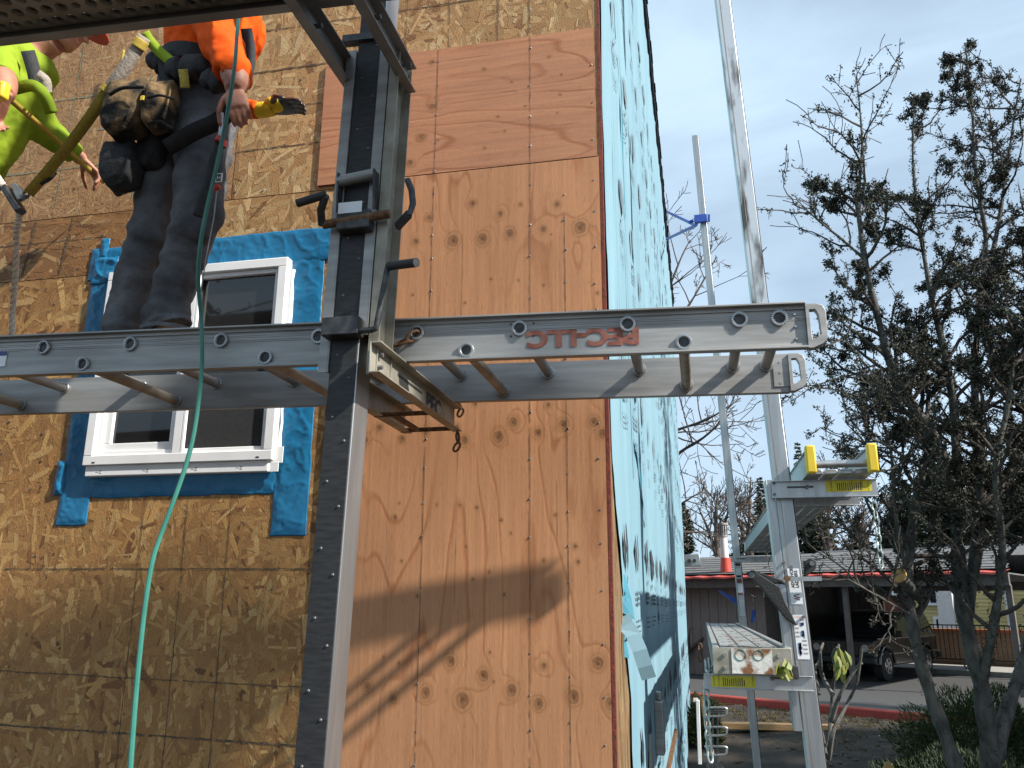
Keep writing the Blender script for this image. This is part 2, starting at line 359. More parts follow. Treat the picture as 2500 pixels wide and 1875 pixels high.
for x,a,b in [(-1.0,-.7,2.3),(-.592,-.7,2.3),(-.452,-.7,1.6),(-.335,-.7,2.3)]:
    z = a
    while z < b:
        mb.tube([(x+rnd.uniform(-.006,.006),2.9866,z),(x,2.99,z)],.0038,6); z += rnd.uniform(.10,.19)
nl = mb.build('nail_heads', 'screw', house); nl['kind'] = 'stuff'
mb = MB()
for i in range(60):
    x, z = rnd.uniform(-3.2,-1.5), rnd.uniform(-.9,2.7)
    if -2.65 < x < -1.45 and .2 < z < 1.6: continue
    mb.bar((x,2.9972,z),(x+rnd.uniform(.006,.012),2.9972,z+rnd.uniform(-.006,.006)),.002,.004,(0,0,1))
sp = mb.build('staples', 'screw', house); sp['kind'] = 'stuff'

# ---------------------------------------------------------------- window
win = MB()
def frame(mb, x0, x1, z0, z1, y0, y1, t):
    mb.box((x0,y0,z0),(x1,y1,z0+t)); mb.box((x0,y0,z1-t),(x1,y1,z1)); mb.box((x0,y0+.0004,z0+t),(x0+t,y1,z1-t)); mb.box((x1-t,y0+.0004,z0+t),(x1,y1,z1-t)); return mb
wf = frame(MB(), -2.48,-1.622,.545,1.405,2.952,3.03,.04).build('window', 'white', house, bev=.003)
wf['label'] = 'white vinyl slider window'
frame(MB(), -2.4385,-1.6635,.5865,1.3635,2.968,3.03,.018).build('inner_frame', 'white', wf, bev=.002)
MB().box((-2.072,2.956,.586),(-2.034,3.02,1.364)).build('mullion', 'white', wf, bev=.003)
MB().box((-2.033,2.9555,.586),(-2.0225,2.97,1.364)).build('mullion_lip', 'white', wf, bev=.001)
frame(MB(), -2.419,-2.0735,.606,1.344,2.982,3.01,.034).build('sash', 'white', wf, bev=.003)
MB().box((-2.40,2.998,.62),(-2.08,3.002,1.33)).build('pane', 'glass', wf)
MB().box((-2.033,2.986,.60),(-1.68,2.99,1.35)).build('pane', 'glass', wf)
sc_ = MB().box((-2.0215,2.9725,.606),(-1.6825,2.9735,1.10)).build('insect_screen', 'screen', wf)
MB().box((-2.470,2.962,.500),(-1.64,2.9975,.5445)).build('sill_flange', 'white', wf, bev=.004)
for x in (-2.42,-2.2,-1.98,-1.78):
    text('~z', (x,2.9618,.508), (1,0,.1),(0,0,1), .03, 'ink', wf, 'flange_print', 0)
MB().box((-1.662,2.972,.535),(-1.585,2.9755,.60)).build('loose_flange_corner', 'white', wf)
MB().box((-1.655,2.9700,.50),(-1.60,2.9738,.538)).build('loose_flange_corner', 'white', wf)
for x in (-2.434,-1.69): MB().box((x,2.9512,.553),(x+.014,2.953,.559)).build('weep_hole', 'ink', wf)
# translucent sealant beads at the frame
mb = MB(); mb.tube([(-1.612+rnd.uniform(-.003,.003),2.993,z) for z in np.linspace(.6,1.36,16)],[.008+rnd.uniform(-.003,.004) for _ in range(16)],6); mb.build('sealant_bead', 'label', house)

# ---------------------------------------------------------------- flashing tape strips (crinkled)
def tape(x0, x1, z0, z1, y, seed, edge=.006, amp=.0026, lab=None, tilt=0):
    st = .006; nu, nv = int((x1-x0)/st)+2, int((z1-z0)/st)+2
    U, V_ = np.meshgrid(np.linspace(0,1,nu), np.linspace(0,1,nv)); U = U.ravel(); V_ = V_.ravel()
    X = x0+(x1-x0)*U; Z = z0+(z1-z0)*V_
    ed = (fbm(Z*14+seed, Z*0+seed, 3)-.5)*edge*2; et = (fbm(X*14+seed, X*0+seed*3, 3)-.5)*edge*2
    Xn = X+ed*(np.abs(U-.5)*2)**4*np.sign(U-.5)+tilt*(Z-z0); Zn = Z+et*(np.abs(V_-.5)*2)**4*np.sign(V_-.5)
    r1 = 1-np.abs(fbm(X*13+seed*7+Z*5, Z*13+seed, 3)*2-1); r2 = 1-np.abs(fbm(X*34+seed, Z*26-X*10+seed, 2)*2-1)
    h = amp*(r1**4*1.5+.6*r2**3+.9*fbm(X*7+seed,Z*7,2))
    rim = np.minimum(np.minimum(U*(x1-x0), (1-U)*(x1-x0)), np.minimum(V_*(z1-z0),(1-V_)*(z1-z0)))
    Y = y-h*np.clip(rim/.02, .1, 1)-.0012*(fbm(X*25+seed,Z*25,2) > .62)*np.clip(1-rim/.012, 0, 1)
    o = sheet('flashing_tape', np.stack([Xn,Y,Zn],1), nu, nv, 'tape', house)
    md = o.modifiers.new('thick', 'SOLIDIFY'); md.thickness = .0008; md.offset = -1
    return o
tape(-2.475,-1.615,.415,.56,2.9975,1.3)
tape(-2.605,-2.455,.305,1.43,2.9965,2.1,tilt=.004)
tape(-1.625,-1.474,.248,1.42,2.9965,3.7)
tape(-2.618,-1.40,1.392,1.545,2.9945,4.4)
tape(-2.60,-2.47,1.37,1.50,2.9915,5.1,amp=.006)
tape(-2.575,-2.53,1.49,1.592,2.9925,6.6,amp=.004)
tape(-2.635,-2.585,.43,.575,2.9935,7.5,amp=.006)

# ---------------------------------------------------------------- side wall with house wrap
XS, YF, ZE = -.294, 17.0, 6.28
MB().box((-.3245,2.9995,GZ),(-.3105,YF,6.2)).build('side_sheathing_core', 'board', house)
strip = MB().box((-.3105,2.9965,GZ),(-.2985,3.03,6.2)).build('corner_edge', 'rededge', house)
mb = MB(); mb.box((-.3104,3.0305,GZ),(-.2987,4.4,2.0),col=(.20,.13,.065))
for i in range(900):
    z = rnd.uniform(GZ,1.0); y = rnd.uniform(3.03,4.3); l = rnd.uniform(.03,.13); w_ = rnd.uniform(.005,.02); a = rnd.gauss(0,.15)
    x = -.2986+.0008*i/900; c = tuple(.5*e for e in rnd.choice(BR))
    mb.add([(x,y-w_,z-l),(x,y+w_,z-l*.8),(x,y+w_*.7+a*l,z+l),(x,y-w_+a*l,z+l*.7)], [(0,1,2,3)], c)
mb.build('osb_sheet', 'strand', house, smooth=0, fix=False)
# wrap surface: fine near the corner, coarser farther away
ys = np.concatenate([np.linspace(3.0,5,120), np.linspace(5.03,17,170)]); zs = np.linspace(GZ, 6.2, 330)
YY, ZZ = np.meshgrid(ys, zs); nu, nv = len(ys), len(zs); YY = YY.ravel(); ZZ = ZZ.ravel()
def wrap_edge(z):
    e = np.interp(z, [GZ,-.75,-.55,-.36,-.2,-.03,.1,.28,.5,.8,6.2],[3.50,3.52,3.50,3.56,3.42,3.40,3.30,3.16,3.05,3.015,3.012])
    return e+.02*(fbm(z*6, z*0+4, 3)-.5)
we = wrap_edge(ZZ); tpos = np.clip((YY-3.0)/1.4, 0, 1); Yw = we+(YY-3.0)*(1-(we-3.0)/14.0)
fold = fbm(Yw*5.5+.12*ZZ, ZZ*.32, 3)-.5; rg = 1-np.abs(fbm(Yw*3.2+ZZ*.35, ZZ*.5+9, 3)*2-1)
peel = np.exp(-((Yw-we)/.10)**2)*np.clip((.9-ZZ)/1.2, 0, 1)
Xw = XS+.016*fold+.012*rg**6+.006*(fbm(Yw*22, ZZ*3, 2)-.5)+.006*peel*(fbm(ZZ*3, ZZ*0, 2))
Xw = np.where(Yw < 3.06, np.minimum(Xw, XS+.004), Xw); Xw = np.maximum(Xw, -.2975)
wrap = sheet('house_wrap', np.stack([Xw,Yw,ZZ],1), nu, nv, 'wrap', house)
wrap.data.flip_normals()
def wx(y, z): return XS+.016*(float(fbm(np.array([y*5.5+.12*z]), np.array([z*.32]), 3)[0])-.5)+.012*(1-abs(float(fbm(np.array([y*3.2+z*.35]), np.array([z*.5+9]), 3)[0])*2-1))**6+.006
# print: rows of diamonds and lettering blocks, following the folds
def printpoly(pts, y0, z0, sy, sz, m='ink', name='wrap_print'):
    mb = MB(); mb.add([(wx(y0+a*sy, z0+b*sz)+.002, y0+a*sy, z0+b*sz) for a,b in pts], [tuple(range(len(pts)))]); return mb
def logo(y, z, s):
    mb = MB()
    for pts in ([(-.1,.5),(.02,.42),(.1,.5),(.5,.02),(.42,-.1),(.46,-.22),(.18,-.5),(.08,-.3),(.0,-.1),(-.05,.2)],
                [(-.5,.05),(-.28,.34),(-.2,.1),(-.12,-.25),(-.16,-.46),(-.34,-.2)], [(-.02,-.52),(.06,-.6),(.2,-.56),(.02,-.74),(-.06,-.9)]):
        mb.add([(wx(y+a*s, z+b*s)+.0022, y+a*s, z+b*s) for a,b in pts], [tuple(range(len(pts)))])
    for r_ in range(7):    # rows of small lettering blocks
        zz = z-.95*s-r_*.12*s-(.12*s if r_ > 2 else 0); yy = y-.42*s
        if r_ in (3,): continue
        while yy < y+.42*s:
            l = rnd.uniform(.04,.13)*s; hh = .075*s if r_ < 3 else .04*s
            mb.add([(wx(yy,zz)+.0022,yy,zz),(wx(yy+l,zz)+.0022,yy+l,zz),(wx(yy+l,zz)+.0022,yy+l*.95,zz+hh),(wx(yy,zz)+.0022,yy+.01*s,zz+hh)], [(0,1,2,3)]); yy += l+.03*s
    return mb
for row,(z,s,y0) in enumerate([(.235,.20,3.42),(-.62,.20,3.95),(1.10,.20,3.55),(1.95,.20,3.7),(2.8,.2,3.5),(3.65,.2,3.6),(4.5,.2,3.6),(-1.4,.2,3.8)]):
    y = y0+.02
    while y < 16.5:
        q_ = logo(y, z+rnd.uniform(-.01,.01), s).build('wrap_print', 'ink' if z < .3 else 'fade', wrap, smooth=0, fix=False); q_['kind'] = 'stuff'; y += .62
# torn seams in deeper blue
def tear(pts, w0):
    mb = MB(); vs = []
    for i,(y,z) in enumerate(pts):
        w_ = w0*rnd.uniform(.3,1)
        vs += [(wx(y,z)+.003,y-w_,z),(wx(y,z)+.003,y+w_,z)]
    mb.add(vs, [(2*i,2*i+1,2*i+3,2*i+2) for i in range(len(pts)-1)]); return mb.build('wrap_tear', 'wrapd', wrap, smooth=0, fix=False)
tear([(4.15+.11*i, .80-.075*i+rnd.uniform(-.01,.01)) for i in range(6)], .06)
tear([(4.9+.16*i, .42-.06*i) for i in range(8)], .015)
tear([(5.9+.05*i, .05-.05*i) for i in range(4)], .05)
tear([(3.75+.05*i, 2.75-.16*i) for i in range(6)], .05)
tear([(3.3+.012*i, 2.1-.17*i) for i in range(9)], .008)
tear([(3.9+.02*i, 2.2-.2*i) for i in range(9)], .012)
# loose tape tongue hanging off the wrap edge
def ribbon(pts, wv, name, m, parent):
    mb = MB(); vs = []
    for p,wd in zip(pts, wv): vs += [Vector(p)-Vector(wd)/2, Vector(p)+Vector(wd)/2]
    mb.add(vs, [(2*i,2*i+1,2*i+3,2*i+2) for i in range(len(pts)-1)])
    o = mb.build(name, m, parent, smooth=(0 if 'tongue' in name else 60), fix=False); md = o.modifiers.new('s','SOLIDIFY'); md.thickness = .001; md.offset = 0; return o
ribbon([P(1346,1330,3.36),P(1352,1350,3.30),P(1368,1372,3.26),P(1382,1405,3.25),P(1393,1440,3.26),P(1402,1466,3.28)],[(.05,.012,.03)]*2+[(.052,.01,.014)]*4,'loose_tape_tongue','wrap',wrap)
ribbon([P(1340,1240,3.36),P(1350,1290,3.36),P(1356,1330,3.36)],[(.03,.05,0),(.045,.05,-.01),(.05,.04,-.03)],'loose_tape_tongue','wrapd',wrap)
ribbon([P(1344,1345,3.38),P(1347,1385,3.38),P(1350,1420,3.38)],[(.012,.05,0),(.018,.05,0),(.028,.05,-.01)],'loose_tape_tongue','wrapd',wrap)
# utility box and leaning strip of board at the foot of the wrap
ub = MB(); ub.box((-.288,5.0,-.80),(-.235,5.12,-.52)); ub.tube([(-.26,5.06,-.52),(-.26,5.06,-.47)],.02,8); ub.build('meter_box', 'alu', house, bev=.008)
MB().prism([(-.286,4.5,-.62),(-.286,4.72,-.95),(-.286,4.62,-1.25),(-.286,4.45,-1.15),(-.286,4.42,-.8)], (.012,0,0)).build('torn_flap', 'alud', house)
MB().bar((-.20,5.9,-.79),(-.24,4.55,-.94),.02,.03).build('wood_stake', 'rust', house)
# roof eave: fascia, drip edge and ragged shingle course
roof = MB().prism([(-.30,2.6,6.20),(-.262,2.6,6.20),(-.262,2.6,6.27),(-4.4,2.6,8.4),(-4.4,2.6,8.3),(-.30,2.6,6.22)], (0,YF-2.4,0)).build('roof', 'shingle', house, smooth=0)
sh = None
y = 2.62
while y < YF+.1:
    o_ = rnd.uniform(0,.014)
    s_ = MB().prism([(-.32,y,6.305),(-.250+o_,y,6.262),(-.250+o_,y,6.272),(-.32,y,6.318)], (0,.19+rnd.uniform(0,.02),0)).build('shingle', 'shingle', roof, smooth=0); y += .205
MB().box((-8,YF-.15,GZ),(-.330,YF,6.15)).build('rear_wall', 'board', house)
# ================================================================== PUMP JACK STAGE IN FRONT OF THE WALL
AX = Vector((1,.0745,0)).normalized(); AN = Vector((AX.y,-AX.x,0))   # along the ladder; AN points to the camera
def RP(x, y, off=0):      # hit of a pixel ray with the front rail plane Y = 2.235 + .0745 X (+ off towards wall)
    d = ray(x, y); return d*((2.235+off)/(d.y-.0745*d.x))
def LP(x, off, z): return Vector((x, 2.235+.0745*x+off, z))
lad = thing('stage_ladder', 'long aluminium ladder used as a walking stage, red upside-down lettering on its rail', 'ladder', LP(-1.3,.25,.683))
X0, X1, ZB, ZT, WID = -3.3, .315, .668, .798, .472
def rail(off, sgn):
    """channel rail: web with flanges pointing outward (sgn -1 to camera)"""
    mb = MB(); t = .0035; fl = .026
    a, b = LP(X0,off,0), LP(X1,off,0)
    mb.bar(a+Vector((0,0,(ZB+ZT)/2)), b+Vector((0,0,(ZB+ZT)/2)), t, ZT-ZB)
    for z in (ZB+.0025, ZT-.0025):
        o_ = Vector((0,sgn*(fl/2-t/2),0)); mb.bar(a+o_+Vector((0,0,z)), b+o_+Vector((0,0,z)), fl, .005)
    for z in (ZB+.010, ZT-.010): mb.bar(a+Vector((0,sgn*.004,z)), b+Vector((0,sgn*.004,z)), .006, .012)
    for z in (.752,.757,.766,.771,.779): mb.bar(a+Vector((0,sgn*.0022,z)), b+Vector((0,sgn*.0022,z)), .0012, .0014)
    return mb.build('side_rail', 'alu', lad, bev=.0008)
rf = rail(0,-1); rr = rail(WID,1)
tops = [97,284,480,690,901,1123,1356,1597,1683]; bots = [181,575,1008,1477]
rungx = [(RP(x, 752-(x-97)*.0415).x, .759) for x in tops]+[(RP(x, 789-(x-181)*.0401).x, .7005) for x in bots]
rungx += [(rungx[0][0]-.305*i, .759) for i in (1,2,3)]+[(rungx[9][0]-.61*i,.7005) for i in (1,2)]
for x, z in rungx:
    a, b = LP(x,-.006,z), LP(x-.0*WID,WID+.006,z)
    mb = MB(); mb.tube([a,b],.0165,12,cap=False); rg = mb.build('rung', 'alud' if z < .72 else 'alu', lad)
    mb = MB(); mb.tube([LP(x,-.004,z),LP(x,WID+.004,z)],.0135,10,cap=False); mb.tube([LP(x,-.0035,z),LP(x,-.0030,z)],.0150,14); mb.build('bore', 'steel', rg)
    for off, sg in ((-.006,-1),(WID+.006,1),(.006,1),(WID-.006,-1)):
        mb = MB(); c = LP(x,off,z); mb.ring(c,(0,1,0),.0185,.0042,18,6)
        for j in range(22):
            t = 2*math.pi*j/22; e = Vector((math.cos(t),0,math.sin(t))); mb.bar(c+e*.0165+Vector((0,sg*.004,0)), c+e*.0225+Vector((0,sg*.004,0)), .0026,.003,(0,1,0))
        mb.build('swaged_collar', 'alun', rg)
# cast end grips
def grip(off, mir):
    s_ = 1; mb = MB(); outer = [(0,-.065),(.012,-.065),(.040,-.052),(.052,-.036),(.053,.04),(.046,.056),(.030,.062),(0,.062)]
    inner = [(.012,-.038),(.020,-.038),(.026,-.036),(.034,-.026),(.034,.028),(.030,.040),(.022,.045),(.012,.044)]
    zc = (ZB+ZT)/2; p3 = lambda p,o: LP(X1+p[0],off+o,zc+p[1])
    for o in (-.014,.010):
        pass
    n = len(outer); vo = [[p3(p,o) for p in outer] for o in (-.013,.011)]; vi = [[p3((p[0]+.003*math.sin(i*2.4),p[1]),o) for i,p in enumerate(inner)] for o in (-.013,.011)]
    vs = vo[0]+vo[1]+vi[0]+vi[1]; fs = []
    for i in range(n):
        j = (i+1)%n
        fs += [(i,j,n+j,n+i),(2*n+j,2*n+i,3*n+i,3*n+j),(j,i,2*n+i,2*n+j),(n+i,n+j,3*n+j,3*n+i)]
    mb.add(vs, fs); mb.bar(LP(X1-.05,off+(-.004 if mir else .004)*1,zc),LP(X1+.002,off+(-.004 if mir else .004),zc),.003,.095)
    g_ = mb.build('end_grip', 'alu', lad, bev=.002)
    for z in (-.035,.0,.035): MB().tube([LP(X1-.028,off-.007,zc+z),LP(X1-.028,off-.002,zc+z)],[.003,.0045],8).build('rivet','alun',g_)
    return g_
grip(0,0); grip(WID,1)
# red brown stencil, upside down, on the front rail
a = RP(1382,755); t_ = text('PEC-LLC', (a.x, a.y, .7475), -AX, (0,0,-1), .066, 'redink', lad, 'stencil_lettering', .004, bold=.0035, squeeze=1.28)
for x,y in [(1104,701),(1153,699),(1104,727),(1153,726)]:
    c = RP(x,y); MB().tube([c+Vector((0,-.003,0)),c],.0035,8).build('rivet_hole','steel',lad)
MB().bar(LP(-2.45,-.0035,.728),LP(-2.07,-.0035,.728),.002,.05).build('maker_sticker','label',lad)
MB().bar(LP(-2.45,-.0050,.745),LP(-2.07,-.0050,.745),.002,.014).build('sticker_band','blabel',lad)

# pole with rubber face
def polex(z): return -.973+.0255*(z+.38)       # left edge of front face
pole = thing('pump_jack_pole', 'tall aluminium pole with black studded rubber face before the plywood', 'scaffold pole', (polex(GZ)+.04,2.05,GZ))
def leanbox(x0, x1, y0, y1, z0, z1): 
    mb = MB(); vs = [(polex(z)+x, y, z) for z in (z0,z1) for y in (y0,y1) for x in (x0,x1)]
    return mb.add(vs, [(0,2,3,1),(4,5,7,6),(0,1,5,4),(2,6,7,3),(0,4,6,2),(1,3,7,5)])
leanbox(0,.080,2.0,2.094,GZ,5.6).build('pole_body','alun',pole,bev=.003)
leanbox(.001,.0765,1.9965,2.0005,GZ,1.62).build('rubber_facing','rubber',pole,bev=.001)
leanbox(.001,.0765,1.9965,2.0005,1.64,5.6).build('rubber_facing','rubber',pole,bev=.001)
i = 0
for z in np.arange(-.72,1.6,.0855):
    x = polex(z)+(.060 if i % 2 else .021)
    MB().tube([(x,1.9935,z+(.02 if i%2 else 0)),(x,1.997,z+(.02 if i%2 else 0))],[.0026,.0046],8).build('stud','screw',pole); i += 1

# carriage: channels either side, arms, gear
jack = thing('pump_jack', 'aluminium pump jack carriage with crank handles and bracket arms on the studded pole', 'pump jack', (-.9,2.05,.6))
def channel(px, sgn, z0, z1, m):
    mb = MB(); f = lambda x,z: polex(z)+x
    for (xa,xb,ya,yb) in ((0,.004,1.992,2.100),(.004,.030,1.992,1.996),(.004,.030,2.096,2.100)):
        vs = [(f(px+sgn*x,z), y, z) for z in (z0,z1) for y in (ya,yb) for x in (xa,xb)]
        mb.add(vs, [(0,2,3,1),(4,5,7,6),(0,1,5,4),(2,6,7,3),(0,4,6,2),(1,3,7,5)])
    return mb.build('upright_channel', m, jack, bev=.0008)
channel(-.002,-1,.600,1.60,'alu'); channel(.108,1,.590,1.60,'alud')
channel(.104,-1,.70,1.60,'alu')
def arm(x, sgn, y0, y1, z0, z1, m='alud', slot=True):
    mb = MB(); mb.box((x,y0,z0),(x+sgn*.004,y1,z1))
    mb.box((x+sgn*.004,y0,z0),(x+sgn*.032,y1,z0+.004)); mb.box((x+sgn*.004,y0,z1-.004),(x+sgn*.032,y1,z1))
    o = mb.build('bracket_arm', m, jack, bev=.0008)
    return o
# lower pair under the ladder
ra = arm(-.818,1,1.955,2.74,.582,.667); la = arm(-1.00,1,2.11,2.74,.582,.667)
MB().box((-.8136,2.16,.628),(-.8128,2.38,.636)).build('slot','steel',ra)
text('PEC', (-.8130,2.42,.596), (0,1,0),(0,0,1), .075, 'ink', ra, 'stencil_lettering', .0012, bold=.002, squeeze=1.2)
for y in (2.46,2.71): MB().tube([(-1.0,y,.588),(-.817,y,.588)],.008,8).build('cross_rod','rust',jack)
MB().bar((-.935,2.46,.586),(-.935,2.71,.586),.016,.012).build('cross_rod','rust',jack)
for z in (.645,.61): MB().tube([(-.815,2.01,z),(-.80,2.01,z)],[.007,.006],8).build('bolt','screw',jack)
# upper pair carrying the bench, pointing outward
ua = arm(-.800,1,1.28,2.09,1.497,1.582,'alu'); ub_ = arm(-.972,1,1.28,2.09,1.497,1.582,'alu')
for a_, x in ((ua,-.794),(ub_,-.966)): MB().box((x-.001,1.72,1.535),(x,1.93,1.545)).build('slot','steel',a_)
for x in (-.79,-.962): MB().tube([(x-.01,1.80,1.54),(x+.02,1.80,1.54)],.007,8).build('bolt','screw',jack)
MB().tube([(-.795,2.04,1.56),(-.768,2.04,1.56)],.006,8).build('bolt','screw',jack)
MB().bar((-.97,2.00,1.642),(-.80,2.00,1.635),.03,.022).build('cross_bar','steel',jack)
# roller and jaw block in the middle
z = 1.155; MB().tube([(polex(z)-.012,1.972,z),(polex(z)+.098,1.972,z+.012)],.0165,12).build('roller','alu',jack)
for s_ in (-.010,.098): MB().prism([(polex(z)+s_,1.955,z+.02),(polex(z)+s_,1.99,z+.02),(polex(z)+s_,1.995,z-.085),(polex(z)+s_,1.965,z-.10)],(.005,0,0)).build('side_plate','steel',jack)
mb = MB(); mb.box((polex(z)-.004,1.955,.998),(polex(z)+.094,1.996,1.055)); jb = mb.build('jaw_block','steel',jack,bev=.004)
MB().box((polex(z)+.002,1.9535,1.045),(polex(z)+.072,1.9545,1.078)).build('data_plate','label',jack)
MB().tube([(polex(z)-.045,1.965,1.022),(polex(z)+.15,1.965,1.036)],.0125,10).build('jaw_shaft','rust',jack)
MB().tube([(polex(z)-.048,1.962,1.02),(polex(z)-.038,1.93,1.05),(polex(z)-.012,1.90,1.075)],.011,8).build('foot_lever','steel',jack)
MB().tube([(polex(z)-.012,1.90,1.078),(polex(z)-.095,1.90,1.060)],.0115,10).build('lever_grip','rubber',jack)
mb = MB(); mb.tube([P(880,388,2.0),P(889,410,2.0),P(892,440,2.0),P(884,465,2.0)],[.009,.0095,.0095,.008],8); mb.bar(P(884,462,2.0),P(858,490,2.03),.014,.022); mb.build('release_lever','steel',jack)
# bottom block and long crank
mb = MB(); z = .72; mb.box((polex(z)-.012,1.950,.690),(polex(z)+.092,1.9960,.742)); mb.build('crank_box','steel',jack,bev=.003)
c0, c1, c2, c3 = P(765,716,1.965), P(812,712,1.955), P(838,575,1.95), P(900,567,1.90)
cr_ = [c0, c0.lerp(c1,.8), c1+(c2-c1)*.02, c1+(c2-c1)*.08, c1.lerp(c2,.5), c1.lerp(c2,.93), c2, c2.lerp(c3,.12)]
MB().tube(cr_,.0085,10).build('crank_handle','steel',jack)
MB().tube([c2.lerp(c3,.06),c3],.0125,12).build('crank_grip','rubber',jack)
# chains
def chain(name, pts, m, label, link_=.034, r=.0032, grp=None):
    t = thing(name, label, 'chain', pts[0], grp); tot = 0; path = [Vector(p) for p in pts]; k = 0
    seg = [(path[i+1]-path[i]).length for i in range(len(path)-1)]; L = sum(seg); n = max(2,int(L/(link_*.72)))
    for i in range(n):
        s_ = L*(i+.5)/n; j = 0
        while s_ > seg[j] and j < len(seg)-1: s_ -= seg[j]; j += 1
        d = (path[j+1]-path[j]).normalized(); c = path[j]+d*s_; a = d.orthogonal().normalized(); b = d.cross(a); q = a if i % 2 else b
        h = link_/2-.3*link_*.5; w_ = link_*.26
        pts_ = [c+d*(h*math.cos(u)*1.35)+q*(w_*math.sin(u)) for u in [2*math.pi*e/10 for e in range(11)]]
        MB().tube(pts_, r, 5, cap=False).build('link', m, t)
    return t
chain('chain', [RP(903,718,-.01),RP(880,735,-.02),RP(855,745,-.01)], 'rust', 'short rusty chain hooked through a ladder rung end by the pole', .05,.0042)
chain('chain', [Vector((-.80,2.73,.58)),Vector((-.795,2.73,.535)),Vector((-.81,2.73,.51))], 'rust', 'rusty chain end dangling from the tip of the lettered bracket arm', .036,.0045)
chain('chain', [P(985,868,2.75),P(998,885,2.75),P(990,900,2.75)], 'rust', 'rusty hook chain beside the tip of the lettered bracket arm', .034,.0045)

# work bench plank with pressed holes on the upper arms
bench = thing('bench_plank', 'aluminium work bench plank with pressed round holes, seen from below above the workers', 'scaffold plank', (-1.6,1.6,1.583))
def BPt(s, d, z): # along plank from the right end
    o = Vector((-.55,1.805,0)); u = Vector((-1,-.048,0)).normalized(); v = Vector((.048,-1,0)).normalized(); return o+u*s+v*d+Vector((0,0,z))
mb = MB(); cs = .046
for i in range(60):
    for j in range(6):
        cx, cy = (i+.5)*cs, .02+(j+.5)*cs; n = 12; vs = []; r_ = .0135
        if (i*7+j*3) % 5 == 4: r_ = .010
        for k in range(n):
            a = 2*math.pi*(k+.5)/n; c_, s_ = math.cos(a), math.sin(a); q = cs/2/max(abs(c_),abs(s_))
            vs += [BPt(cx+c_*q,cy+s_*q,1.612), BPt(cx+c_*r_*1.25,cy+s_*r_*1.25,1.612), BPt(cx+c_*r_,cy+s_*r_,1.624)]
        # square corners
        mb.add(vs, [(3*k,3*((k+1)%n),3*((k+1)%n)+1,3*k+1) for k in range(n)]+[(3*k+1,3*((k+1)%n)+1,3*((k+1)%n)+2,3*k+2) for k in range(n)])
mb.build('perforated_deck','alud',bench,smooth=50,fix=False)
MB().prism([BPt(0,.006,1.668),BPt(2.76,.006,1.668),BPt(2.76,.312,1.668),BPt(0,.312,1.668)],(0,0,.004)).build('top_skin','alud',bench)
for d in (.0,.318):
    mb = MB(); mb.bar(BPt(0,d,1.634),BPt(2.76,d,1.634),.004,.098); mb.bar(BPt(0,d+(.014 if d < .1 else -.014),1.586),BPt(2.76,d+(.014 if d < .1 else -.014),1.586),.032,.004)
    mb.bar(BPt(0,d,1.683),BPt(2.76,d,1.683),.014,.008); mb.bar(BPt(0,d-.003,1.6),BPt(2.76,d-.003,1.6),.004,.012); mb.build('side_rail','alu',bench,bev=.001)

# green air hose
hp = [(514,52,2.02),(508,130,1.98),(494,230,1.97),(470,350,1.97),(447,450,1.98),(434,520,1.99),(428,600,2.02),(434,680,2.06),(436,720,2.06),(436,790,2.05),(430,860,2.03),(418,940,2.0),(400,1010,1.98),(372,1090,1.95),(346,1160,1.93),(330,1210,1.9),(316,1290,1.86),(303,1400,1.82),(292,1520,1.78),(283,1640,1.74),(276,1760,1.7),(270,1900,1.66)]
hpts = [P(*h) for h in hp]
def smoothpath(pts, n=6):
    out = []; q = [pts[0]]+list(pts)+[pts[-1]]
    for i in range(1, len(q)-2):
        for k in range(n):
            t = k/n; a,b,c,d = q[i-1],q[i],q[i+1],q[i+2]
            out.append(.5*((2*b)+(c-a)*t+(2*a-5*b+4*c-d)*t*t+(3*b-a-3*c+d)*t**3))
    return out+[pts[-1]]
ho = thing('air_hose','green rubber air hose hanging over the ladder stage','hose',hpts[-1])
MB().tube(smoothpath([Vector((-1.42,2.3,2.35)),Vector((-1.40,2.1,2.2))]+hpts+[Vector((hpts[-1].x+.02,1.6,-1.2)),Vector((hpts[-1].x+.2,1.5,GZ+.01))]),.0062,8).build('hose_line','hose',ho)
# ================================================================== GROUND AND SETTING
def structure(o): o['kind'] = 'structure'; return o
M['soil'] = mat('garden soil', (.014,.009,.006), (.034,.023,.014), rough=.95, scale=5, bump=.8, bscale=35)
M['moss'] = mat('moss', (.07,.06,.012), (.12,.10,.02), rough=.95, scale=30, bump=.6)
M['asphalt'] = mat('asphalt', (.04,.04,.04), (.06,.06,.06), rough=.9, scale=60, bump=.3, bscale=200)
M['kerbred'] = mat('red kerb paint', (.38,.05,.035), (.31,.04,.03), rough=.7, scale=12, bump=.2)
M['concrete'] = mat('concrete', (.25,.24,.22), (.33,.32,.30), rough=.9, scale=10, bump=.2)
M['lumber'] = mat('sawn lumber', (.42,.23,.10), (.52,.31,.15), rough=.8, scale=6, stretch=(.5,6,6), bump=.2)
M['siding'] = mat('mauve board siding', (.20,.165,.155), (.24,.20,.185), rough=.85, scale=9, stretch=(3,3,.3), bump=.1)
M['sidingd'] = mat('dark carport siding', (.10,.085,.08), (.14,.12,.11), rough=.85, scale=9)
M['roofg'] = mat('grey asphalt shingles', (.075,.075,.078), (.15,.15,.15), rough=.95, scale=16, bump=.4, bscale=90)
M['redmetal'] = mat('red metal roof edge', (.52,.075,.05), (.46,.06,.04), rough=.45, scale=8)
M['cream'] = mat('yellow lap siding', (.50,.42,.18), (.56,.47,.21), rough=.75, scale=4, stretch=(.3,1,5))
